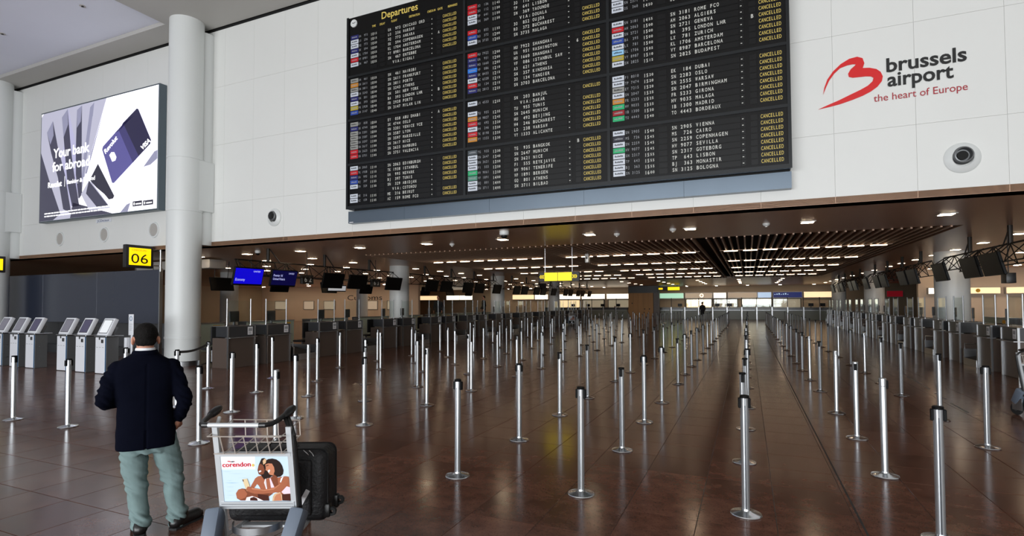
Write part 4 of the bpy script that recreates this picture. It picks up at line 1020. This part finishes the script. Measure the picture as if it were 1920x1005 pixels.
def hand(mb, wrist, d, side, palm_n, curl=.6, s=1.0):
    # wrist point, pointing direction d, palm normal; side = direction of the thumb
    w = Vector(wrist); d = Vector(d).normalized(); pn = Vector(palm_n).normalized(); th = d.cross(pn).normalized()*side
    limb(mb, [(w, .026*s), (w+d*.05*s, .03*s), (w+d*.085*s, .027*s)], 10)
    cap(mb, w+d*.045*s+th*.02*s, w+d*.085*s+th*.026*s, .016*s, .014*s, 8); cap(mb, w+d*.045*s-th*.02*s, w+d*.085*s-th*.026*s, .016*s, .014*s, 8)
    for k, ln in enumerate((.07, .078, .072, .056)):
        p = w + d*.088*s + th*(.03-.02*k)*s; a = d.copy(); seg = ln/3*s
        pts = [(p, .0095*s)]
        for j in range(3):
            a = (a*math.cos(curl*.55) + pn*math.sin(curl*.55)).normalized(); p = p + a*seg*1.15; pts.append((p, (.009-.001*j)*s))
        limb(mb, pts, 8)
    p = w + d*.03*s + th*.028*s; q = p + (th*.7+d*.6+pn*.2).normalized()*.04*s; limb(mb, [(p, .014*s), (q, .011*s), (q+(d*.9+pn*.35).normalized()*.032*s, .009*s)], 8)

man = thing('person', 'person seen from behind in navy jacket and grey-green trousers', 'person', (-4.22, 2.72, 0), math.atan2(.84053, .54176))
# continuous body: head, neck, trunk, arms with hands, legs
b = MB(); hc = Vector((-.078, .012, 1.495))
b.ell(hc+Vector((0,-.008,.018)), (.074,.093,.088), 20, 14); b.ell(hc+Vector((0,.03,-.045)), (.056,.062,.066), 16, 12); b.ell(hc+Vector((0,.096,-.022)), (.013,.02,.02), 10, 8)
b.ell(hc+Vector((0,.086,.025)), (.055,.018,.014), 10, 8); b.ell(hc+Vector((0,.075,-.062)), (.024,.02,.012), 10, 8)
for s_ in (-1, 1): b.ell(hc+Vector((.083*s_,-.01,-.024)), (.012,.022,.034), 10, 8, Matrix.Rotation(.25*s_, 4, 'Z'))
limb(b, [((-.08,-.006,1.47), .056), ((-.082,-.012,1.36), .06)], 14)
b.loft([ring(-.065,0,z,ru,rv) for z, ru, rv in ((.66,.14,.09),(.8,.15,.095),(1.0,.14,.09),(1.2,.17,.095),(1.31,.14,.08),(1.37,.06,.05))])
limb(b, [((-.24,0,1.265), .045), ((-.318,-.02,1.045), .036), ((-.215,.2,.99), .024)]); hand(b, (-.215,.2,.99), (.9,.25,-.05), 1, (0,-.2,-1), .5)
limb(b, [((.085,0,1.265), .045), ((.183,-.055,1.0), .036), ((.148,-.0,.845), .025)]); hand(b, (.148,.0,.85), (-.42,.25,-.87), 1, (-.55,.8,.1), .75)
limb(b, [((-.145,0,.72), .07), ((-.132,.015,.39), .048), ((-.088,-.005,.08), .038)]); limb(b, [((.035,0,.72), .07), ((.112,.015,.385), .048), ((.142,-.01,.07), .038)])
cap(b, (-.09,-.02,.05), (-.1,.12,.035), .035, .025); cap(b, (.14,-.02,.05), (.23,.09,.035), .035, .025)
skin_over('body', b, 'skin', man, .0065, 4)
# hair
h = MB(); h.ell(hc+Vector((0,-.014,.026)), (.079,.1,.09), 22, 16); h.ell(hc+Vector((0,-.05,-.02)), (.07,.055,.058), 16, 12); h.ell(hc+Vector((0,.035,.075)), (.06,.05,.035), 14, 10)
for s_ in (-1, 1): h.ell(hc+Vector((.07*s_,.028,.005)), (.014,.018,.04), 10, 8)
skin_over('hair', h, 'hair', man, .006, 4, warp=lambda c: .0022*noise.noise(Vector((c.x*60, c.y*60, c.z*25))),
          drop=lambda c: (c.y > hc.y+.045 and c.z < hc.z+.055) or c.z < hc.z-.062 or (abs(c.x-hc.x) > .066 and c.z < hc.z+.004 and c.y > hc.y-.035))
for s_ in (-1, 1): part('eye', MB().ell(hc+Vector((.03*s_,.084,.008)), (.012,.008,.008), 10, 8), 'ad_white', man)
part('shirt_collar', MB().loft([ring(-.081,-.006,1.372,.072,.07,24,2), ring(-.08,-.008,1.418,.063,.066,24,2)]), 'shirt', man)
# jacket with its two sleeves
j = MB()
j.loft([ring(c,0,z,ru,rv,32,p) for z, c, ru, rv, p in ((.66,-.063,.196,.128,2.5),(.75,-.065,.194,.132,2.5),(.87,-.07,.184,.128,2.5),(.98,-.076,.178,.122,2.4),(1.08,-.081,.19,.124,2.5),(1.17,-.085,.204,.124,2.6),(1.24,-.086,.208,.118,2.6),(1.29,-.086,.196,.108,2.4),(1.335,-.085,.145,.092,2.2),(1.365,-.083,.1,.082,2),(1.392,-.082,.076,.076,2))])
limb(j, [((-.25,-.005,1.262), .066), ((-.298,-.02,1.16), .063), ((-.322,-.03,1.045), .058), ((-.315,-.005,1.02), .055), ((-.225,.18,.995), .044)])
limb(j, [((.09,-.005,1.262), .066), ((.14,-.03,1.14), .06), ((.18,-.06,1.0), .056), ((.178,-.05,.965), .054), ((.152,-.005,.865), .044)])
def jw(c):
    f = .004*noise.noise(Vector((c.x*9, c.y*9, c.z*16)))
    arm = max(0, min(1, (abs(c.x+.08)-.19)/.05))
    f += arm*.018*noise.noise(Vector((c.x*12, c.y*12, c.z*34+c.x*20)))
    if c.y < 0 and abs(c.x+.068) < .006 and c.z < 1.3: f -= .004 if c.z > .8 else .012
    return f
jk = skin_over('jacket', j, 'navy_cloth', man, .0075, 5, warp=jw)
part('lapel_collar', MB().loft([ring(-.082,-.012,1.372,.088,.082,28,2), ring(-.081,-.012,1.392,.083,.079,28,2), ring(-.08,-.012,1.4,.077,.075,28,2)]), 'navy_cloth', jk)
for s_, p in ((-1,(-.218,.185,.995)), (1,(.152,-.003,.858))): part('shirt_cuff', MB().ell(p, (.03,.03,.026), 12, 8), 'shirt', jk)
# trousers
t = MB()
t.loft([ring(-.055,0,z,ru,rv,28,2.4) for z, ru, rv in ((.62,.165,.105),(.7,.18,.115),(.9,.16,.105))])
limb(t, [((-.148,0,.7), .096), ((-.14,.005,.56), .088), ((-.131,.012,.4), .072), ((-.11,.005,.22), .064), ((-.088,-.008,.085), .062), ((-.088,-.008,.06), .06)], 18)
limb(t, [((.042,0,.7), .096), ((.078,.005,.56), .09), ((.112,.012,.4), .075), ((.13,.0,.22), .066), ((.142,-.012,.08), .064), ((.142,-.012,.055), .062)], 18)
def tw(c):
    k = math.exp(-((c.z-.38)/.07)**2) + 1.5*math.exp(-((c.z-.1)/.07)**2) + .6*math.exp(-((c.z-.6)/.1)**2)
    return .026*k*noise.noise(Vector((c.x*7, c.y*7, c.z*30 + c.x*24))) + .011*noise.noise(Vector((c.x*12, c.y*12, c.z*5)))
skin_over('trousers', t, 'trouser', man, .0075, 4, warp=tw)
def shoe(name, heel, toe, s=1.0):
    hp, tp = Vector(heel), Vector(toe); d = (tp-hp).normalized(); m = MB()
    limb(m, [(hp+Vector((0,0,.05)), .05), (hp+d*.1+Vector((0,0,.05)), .05), (hp+d*.19+Vector((0,0,.044)), .05), (tp-d*.03+Vector((0,0,.036)), .038)], 12); cap(m, hp+Vector((0,0,.05)), hp+d*.05+Vector((0,0,.1)), .05, .05)
    o = skin_over('shoe', m, 'shoe', man, .008, 3)
    for v in o.data.vertices:
        if v.co.z < .012: v.co.z = .012
    n = Vector((-d.y, d.x, 0)); so_ = []
    for a, w in ((-.04,.02),(-.03,.036),(.02,.04),(.1,.036),(.18,.046),(.23,.04),((tp-hp).length,.012)): so_.append((a, w))
    pts = [hp+d*a+n*w for a, w in so_] + [hp+d*a-n*w for a, w in reversed(so_)]
    part('sole', MB().prism([(p.x, p.y) for p in pts], lambda a, b_: (a, b_, .0), lambda a, b_: (a, b_, .016)), 'rubber', o, 0)
shoe('shoe', (-.095,-.03,0), (-.125,.24,0)); shoe('shoe', (.135,-.035,0), (.318,.135,0))

def small_person(label, loc, rz, H, top, legs, seated=False, z0=0):
    k = H/1.75; o = thing('person', label, 'person', (loc[0], loc[1], z0), rz)
    V = lambda x, y, z: Vector((x*k, y*k, z*k))
    b = MB(); b.ell(V(0,.01,1.64), (.076*k,.095*k,.11*k), 14, 10); b.ell(V(0,.1,1.62), (.012*k,.018*k,.018*k), 8, 6); limb(b, [(V(0,0,1.56), .055*k), (V(0,-.01,1.44), .06*k)])
    b.loft([[tuple(V(*p)) for p in ring(0,0,z,ru,rv,20)] for z, ru, rv in ((.9,.13,.09),(1.1,.13,.09),(1.35,.16,.09),(1.44,.06,.05))])
    arms = [[(V(.19*s_,0,1.38), .042*k), (V(.25*s_,-.02,1.12), .036*k), (V(.23*s_,.12,.92), .026*k)] for s_ in (-1, 1)]
    lg_ = [[(V(.085*s_,0,.9), .07*k), (V(.1*s_,.02*s_,.48), .048*k), (V(.11*s_,-.03*s_,.08), .036*k), (V(.12*s_,.1-.03*s_,.04), .03*k)] for s_ in (-1, 1)]
    for a in arms: limb(b, a, 10)
    for s_, a in zip((-1, 1), arms): hand(b, a[-1][0], (0,.3,-1), -s_, (-s_,0,0), .4, k)
    if not seated:
        for a in lg_: limb(b, a, 10)
    skin_over('body', b, 'skin', o, .011, 2)
    skin_over('hair', MB().ell(V(0,-.012,1.665), (.083*k,.098*k,.1*k), 14, 10), 'hair', o, .012, 2, drop=lambda c: c.y > .05*k and c.z < 1.69*k)
    j = MB(); j.loft([[tuple(V(*p)) for p in ring(0,0,z,ru,rv,20)] for z, ru, rv in ((.84,.17,.12),(1.05,.165,.115),(1.3,.2,.12),(1.4,.19,.1),(1.48,.08,.07))])
    for a in arms: limb(j, [(p, r+.018*k) for p, r in a[:2]] + [(a[1][0].lerp(a[2][0], .85), .042*k)], 10)
    skin_over('jacket', j, top, o, .014, 3)
    if not seated:
        t = MB(); t.loft([[tuple(V(*p)) for p in ring(0,0,z,ru,rv,20)] for z, ru, rv in ((.78,.15,.1),(.95,.155,.105))])
        for a in lg_: limb(t, [(p, r+.016*k) for p, r in a[:3]], 10)
        skin_over('trousers', t, legs, o, .014, 3)
        for a in lg_: part('shoe', cap(MB(), a[2][0]+V(0,-.02,-.04), a[3][0]+V(0,.06,0), .042*k, .038*k), 'shoe', o)
    return o
small_person('distant person in dark clothes walking at the far end of the aisle', (-3.75, 51.0), .5, 1.78, 'dark_cloth', 'dark_cloth')
small_person('person in dark top and olive apron standing behind left desks', (-15.75, 25.6), PI+.3, 1.75, 'dark_cloth', 'khaki', z0=.42)
small_person('person in black standing beside the second left column', (-15.53, 30.75), 2.4, 1.8, 'dark_cloth', 'dark_cloth', z0=.42)
small_person('person sitting behind the far counter under a bright sign', (-14.0, 61.1), PI, 1.62, 'dark_cloth', 'dark_cloth', True, z0=-.27)
place(cproto, -14.0, 61.12, 0, -PI/2, 'dark chair under the person at the far counter', 'chair at the far counter')
for x, y, l in ((-15.75,25.6,'low dark platform under the person with the olive apron'), (-15.53,30.75,'low dark platform under the person by the second column')):
    o = thing('platform', l, 'platform', (x, y, 0)); part('deck', MB().bbox(-.3,.3,-.25,.25,.36,.42,.01,seg=1), 'rubber', o, 0)
    part('skirt', MB().box(-.28,.28,-.23,.23,0,.36), 'steel_dark', o, 0)

# ================================================================ BAGGAGE TROLLEY AND SUITCASE
tr = thing('baggage_trolley', 'silver baggage trolley with a beach advert, beside the man', 'baggage trolley', (-2.97, 2.52, 0), math.atan2(.403, .915))
for s_ in (-1, 1):
    x = .013+.238*s_
    part('side_rail', MB().prism([(-.017,-.012),(.017,-.012),(.017,.012),(-.017,.012)], lambda a, b_: (x+a, b_+.14, .2), lambda a, b_: (x+a, b_-.008, .955)), 'alu_matt', tr, 0)
part('rail_guard', MB().tube([(.2,.1,1.0),(.25,.03,.96),(.283,.0,.9),(.288,.04,.7),(.288,.12,.3)], .013, 8), 'black', tr)
part('handle_bar', MB().tube([(-.225,-.092,.986),(.1,-.092,.984)], .0145, 12), 'alu_matt', tr)
part('handle_grip', MB().tube([(-.222,-.092,.986),(-.255,-.09,.986),(-.278,-.07,.988),(-.29,-.02,.996),(-.3,.06,1.012),(-.303,.1,1.02)], .0165, 10), 'black', tr)
part('handle_grip', MB().tube([(.098,-.092,.984),(.135,-.09,.984),(.165,-.065,.986),(.18,-.01,.994),(.19,.06,1.01),(.195,.1,1.02)], .0165, 10), 'black', tr)
for p, a in (((-.305,.13,1.026), .05), ((.2,.13,1.026), -.05)):
    part('brake_lever', MB().ell(p, (.03,.085,.026), 16, 10, Matrix.Rotation(.25, 4, 'X')), 'black', tr)
for s_, x in ((-1,-.24), (1,.19)): part('handle_arm', MB().tube([(x-.02*s_*0,.07,1.0),(.013+.238*s_,.0,.94)], .012, 8), 'black' if s_ > 0 else 'alu_matt', tr)
# wire basket
W_ = .004
def wire(*p): part('basket_wire', MB().tube(p, W_, 6), 'wire', tr)
wire((-.25,-.055,.905),(.22,-.055,.9)); wire((-.225,-.02,.785),(.235,-.02,.785)); wire((-.2,.2,.845),(.24,.2,.845)); wire((-.2,.12,.823),(.24,.12,.823)); wire((-.22,.21,.955),(.24,.21,.95)); wire((-.25,-.055,.905),(-.22,.21,.955)); wire((.22,-.055,.9),(.24,.21,.95))
for k in range(6):
    x = -.16+.075*k; wire((x-.01,-.055,.905),(x,-.022,.787),(x+.03,.2,.847),(x+.02,.21,.955))
# advert panel and its frame
def pv(z): return .029+(.752-z)*.19
part('top_bar', MB().prism([(-.23,.757),(.255,.757),(.255,.785),(-.23,.785)], lambda a, z: (a, pv(z)-.012, z), lambda a, z: (a, pv(z)+.012, z)), 'alu_matt', tr, 0)
part('bottom_bar', MB().prism([(-.23,.395),(.255,.395),(.255,.445),(-.23,.445)], lambda a, z: (a, pv(z)-.012, z), lambda a, z: (a, pv(z)+.012, z)), 'alu_matt', tr, 0)
for z in (.41, .428): part('bar_groove', MB().box(-.225,.25,pv(z)-.0135,pv(z)-.0115,z-.001,z+.001), 'groove', tr, 0)
PX0, PX1, PZ0, PZ1 = -.212, .242, .446, .756
ad = part('advert', MB().prism([(PX0,PZ0),(PX1,PZ0),(PX1,PZ1),(PX0,PZ1)], lambda a, z: (a, pv(z)-.004, z), lambda a, z: (a, pv(z)+.006, z)), 'ad_sky', tr, 0)
part('panel_back', MB().prism([(PX0,PZ0),(PX1,PZ0),(PX1,PZ1),(PX0,PZ1)], lambda a, z: (a, pv(z)+.0065, z), lambda a, z: (a, pv(z)+.01, z)), 'steel_dark', tr, 0)
def aq(x, y, k): # picture-of-the-advert coordinates: 0..1330 right, 0..850 down
    z = PZ1-(y/850)*(PZ1-PZ0); return (PX0+(x/1330)*(PX1-PX0), pv(z)-.0043-.0004*k, z)
def ap(pts, m, k, nm='print'): 
    bm = bmesh.new(); f_ = bm.faces.new([bm.verts.new(aq(x-185, y-65, k)) for x, y in pts]); bmesh.ops.triangulate(bm, faces=[f_])
    me = bpy.data.meshes.new(nm); bm.to_mesh(me); bm.free(); me.materials.append(MATS[m]); link(nm, me, ad)
ap([(185,65),(860,65),(850,310),(185,310)], 'ad_haze', 0)
for y, a, b_, m in ((565,230,520,'ad_wave'),(470,500,760,'ad_wave2'),(390,300,640,'ad_wave2'),(640,240,430,'ad_wave2'),(720,230,420,'ad_wave2'),(800,240,420,'ad_wave2'),(350,190,420,'ad_wave2'),(520,260,420,'ad_wave2')):
    ap([(a,y),((a+b_)/2,y-7),(b_,y),((a+b_)/2,y+9)], m, 0)
ap([(740,620),(780,560),(830,480),(890,440),(950,430),(1050,470),(1080,560),(1050,690),(920,690),(890,620),(860,590),(800,660),(730,650)], 'ad_skin', 1)
ap([(955,160),(985,105),(1040,95),(1080,130),(1100,260),(1090,470),(1000,500),(950,420),(905,400),(930,330),(890,320),(920,230)], 'ad_hair', 2)
ap([(915,240),(960,200),(1010,240),(1030,330),(1000,400),(940,410),(905,390),(930,335),(892,318)], 'ad_skin3', 3)
ap([(910,345),(950,325),(965,345),(925,370)], 'ad_white', 4)
ap([(1005,150),(1040,110),(1080,120),(1060,190),(1010,220)], 'ad_tan', 4)
ap([(1040,210),(1060,150),(1110,115),(1190,105),(1270,125),(1330,170),(1370,240),(1390,330),(1375,400),(1320,450),(1230,460),(1190,420),(1090,480),(1060,400)], 'ad_hair', 3)
ap([(1000,690),(1005,560),(1030,490),(1110,470),(1170,440),(1250,470),(1350,450),(1420,440),(1480,450),(1500,560),(1500,900),(1330,905),(1300,760),(1130,740)], 'ad_skin', 4)
ap([(1140,470),(1200,400),(1260,450),(1270,600),(1200,640),(1160,560)], 'ad_skin3', 5)
ap([(1050,215),(1110,195),(1180,200),(1215,270),(1220,340),(1190,420),(1140,415),(1105,395),(1100,370),(1075,340),(1045,320),(1055,290)], 'ad_skin2', 6)
ap([(1085,330),(1125,310),(1135,330),(1110,375),(1095,365)], 'ad_white', 7); ap([(1060,240),(1110,222),(1115,232),(1065,252)], 'ad_hair', 7)
ap([(1110,480),(1130,475),(1190,650),(1125,660)], 'ad_pink', 7); ap([(1000,560),(1025,490),(1040,485),(1015,570),(1050,690),(1030,690)], 'ad_white', 7)
ap([(1305,550),(1330,480),(1370,445),(1380,452),(1345,500),(1325,560)], 'ad_white', 7)
ap([(1320,740),(1430,630),(1490,650),(1500,770),(1360,780)], 'ad_pink', 7); ap([(1330,780),(1505,775),(1505,910),(1330,905)], 'ad_dark', 7)
ap([(700,640),(760,640),(850,680),(1000,690),(1200,650),(1330,560),(1470,470),(1480,540),(1420,630),(1300,720),(1150,760),(960,775),(800,770),(700,740)], 'ad_skin', 8)
ap([(680,660),(760,655),(1000,695),(1180,665),(1310,580),(1300,600),(1180,690),(1000,712),(760,690)], 'ad_skin2', 9)
ap([(440,760),(490,690),(560,670),(640,680),(720,720),(860,770),(1060,790),(1130,740),(1150,770),(1060,830),(1060,905),(520,900),(450,860)], 'ad_skin3', 7)
ap([(450,850),(440,770),(490,690),(550,675),(610,690),(660,770),(620,840),(520,880)], 'ad_skin', 9)
ap([(610,905),(640,840),(750,815),(850,850),(960,905)], 'ad_white', 8); ap([(700,900),(710,850),(780,830),(840,860),(850,905)], 'ad_dark', 9)
ap([(860,775),(1060,800),(1070,905),(960,905),(860,850)], 'ad_dark', 8)
ap([(1130,910),(1150,820),(1190,770),(1300,740),(1325,800),(1325,905)], 'ad_tan', 9); ap([(1165,905),(1180,840),(1220,790),(1300,760),(1315,905)], 'ad_skin2', 10)
ap([(585,495),(680,480),(720,620),(660,720),(640,690)], 'ad_phone', 10); ap([(588,500),(608,497),(612,535),(598,540)], 'ad_dark', 11); ap([(640,690),(680,630),(740,640),(760,700),(680,730)], 'ad_skin', 11)
for x0, x1, body in ((225,770,'corendon'),):
    o_ = Vector(aq(x0-185,262-65,6)); e_ = Vector(aq(x1-185,250-65,6)); ex = (e_-o_).normalized(); ez = (Vector(aq(0,0,6))-Vector(aq(0,100,6))).normalized()
    part('lettering', put_text(MB(), body, o_, ex, ez, .045, (e_-o_).length, .018), 'ad_red', ad, 0)
ap([(785+28+26*math.cos(t*PI/6), 230+28*math.sin(t*PI/6)) for t in range(12)], 'ad_gold', 6)
ap([(320,150),(360,145),(400,160),(460,150),(470,160),(400,170),(340,162)], 'ad_red', 6); ap([(380,160),(440,150),(470,165),(420,172)], 'txt_black', 7)
# chassis
part('deck_frame', MB().tube([(-.225,.14,.2),(-.2,.5,.19),(-.16,.95,.19),(.0,1.05,.19),(.185,.95,.19),(.225,.5,.19),(.25,.14,.2)], .016, 8), 'alu_matt', tr)
for v in (.3, .55, .8): part('deck_slat', MB().box(-.2,.22,v,v+.06,.185,.2), 'alu_matt', tr, 0)
for s_ in (-1, 1):
    x = .013+.262*s_
    part('wheel_cover', MB().bbox(-.05,.05,-.06,.06,-.13,.13,.022,Matrix.Translation((x,.02,.285)) @ Matrix.Rotation(-.55, 4, 'X') @ Matrix.Rotation(.12*s_, 4, 'Y')), 'cover_grey', tr)
    w_ = part('rear_wheel', MB().lathe([(.03,-.02),(.085,-.022),(.095,-.01),(.095,.01),(.085,.022),(.03,.02)], 24, (0,0,0), Matrix.Translation((x,-.02,.095)) @ Matrix.Rotation(PI/2, 4, 'Y')), 'rubber', tr)
    part('hub', MB().cyl((x-.024,-.02,.095),(x+.024,-.02,.095),.035,n=14), 'steel_dark', w_); part('wheel_fork', MB().box(x-.035,x-.027,-.06,.1,.08,.26).box(x+.027,x+.035,-.06,.1,.08,.26), 'steel', tr, 0)
part('front_wheel', MB().lathe([(.02,-.016),(.055,-.018),(.062,0),(.055,.018),(.02,.016)], 20, (0,0,0), Matrix.Translation((.01,.93,.062)) @ Matrix.Rotation(PI/2, 4, 'Y')), 'rubber', tr)
part('front_fork', MB().box(-.02,-.012,.9,.96,.06,.19).box(.032,.04,.9,.96,.06,.19), 'steel', tr, 0)
lp_ = []
for i in range(13):
    t = PI*i/12; lp_.append((.02-.16*math.cos(t), .08-.14*math.sin(t), .3))
part('bumper_loop', MB().add([(x,y,z-.022) for x,y,z in lp_] + [(x,y,z+.022) for x,y,z in lp_], [(i,i+1,14+i,13+i) for i in range(12)]), 'steel', tr)

def suitcase(label, loc, rz):
    o = thing('suitcase', label, 'suitcase', loc, rz)
    bd = part('shell', MB().bbox(-.33,.37,0,.3,0,.5,.06,seg=4), 'case_cloth', o, 60)
    part('pocket', MB().bbox(-.26,.28,-.022,.05,.05,.44,.02,seg=3), 'case_cloth', o, 60)
    for y in (.06, .24): 
        r = .052; pts = []
        for cx, cz, a0 in ((.37-r,.5-r,0),(-.33+r,.5-r,PI/2),(-.33+r,r,PI),(.37-r,r,1.5*PI)):
            for k in range(5): a = a0+PI/2*k/4; pts.append((cx+(r+.001)*math.cos(a), y, cz+(r+.001)*math.sin(a)))
        part('piping', MB().tube(pts, .006, 6, True), 'case_trim', o)
    part('zip_pull', MB().tube([(.25,.02,.5),(.28,-.005,.488),(.295,-.012,.47)], .004, 6), 'chrome', o); part('zip_pull', MB().tube([(.21,.02,.502),(.24,-.005,.492),(.26,-.012,.478)], .004, 6), 'chrome', o)
    part('carry_handle', MB().tube([(-.1,.15,.498),(-.08,.15,.53),(.1,.15,.53),(.12,.15,.498)], .012, 8), 'case_trim', o)
    for y in (.06, .24):
        w_ = part('wheel', MB().lathe([(.012,-.014),(.03,-.016),(.034,0),(.03,.016),(.012,.014)], 18, (0,0,0), Matrix.Translation((.402,y,.06 if y < .1 else .075)) @ Matrix.Rotation(PI/2, 4, 'X')), 'rubber', o)
        part('wheel_housing', MB().bbox(.335,.395,y-.03,y+.03,.02,.12,.015), 'case_trim', o)
    M = Matrix.Translation((.235,-.026,.19)) @ Matrix.Rotation(.5, 4, 'Y'); part('luggage_tag', MB().bbox(-.016,.016,-.002,.002,-.055,.055,.0015,M,1), 'paper', o, 0)
    return o
def tl(u, v): return (-2.97+.915*u-.403*v, 2.52+.403*u+.915*v)
sc1 = suitcase('black patterned suitcase lying on the trolley by the man', tl(0, .33) + (.202,), math.atan2(.403, .915))
t2 = copy_tree(tr, None, 'baggage trolley half cut off by the right picture edge'); t2.location = (4.02, 10.8, 0); t2.rotation_euler = (0, 0, math.atan2(.403, .915)+PI)
t3 = copy_tree(tr, None, 'tiny far baggage trolley among the queue posts'); t3.location = (-12.1, 38.6, 0)
sc2 = copy_tree(sc1, None, 'tiny far black suitcase among the queue posts'); sc2.location = (-12.1-.4*.33, 38.6+.915*.33, .202)
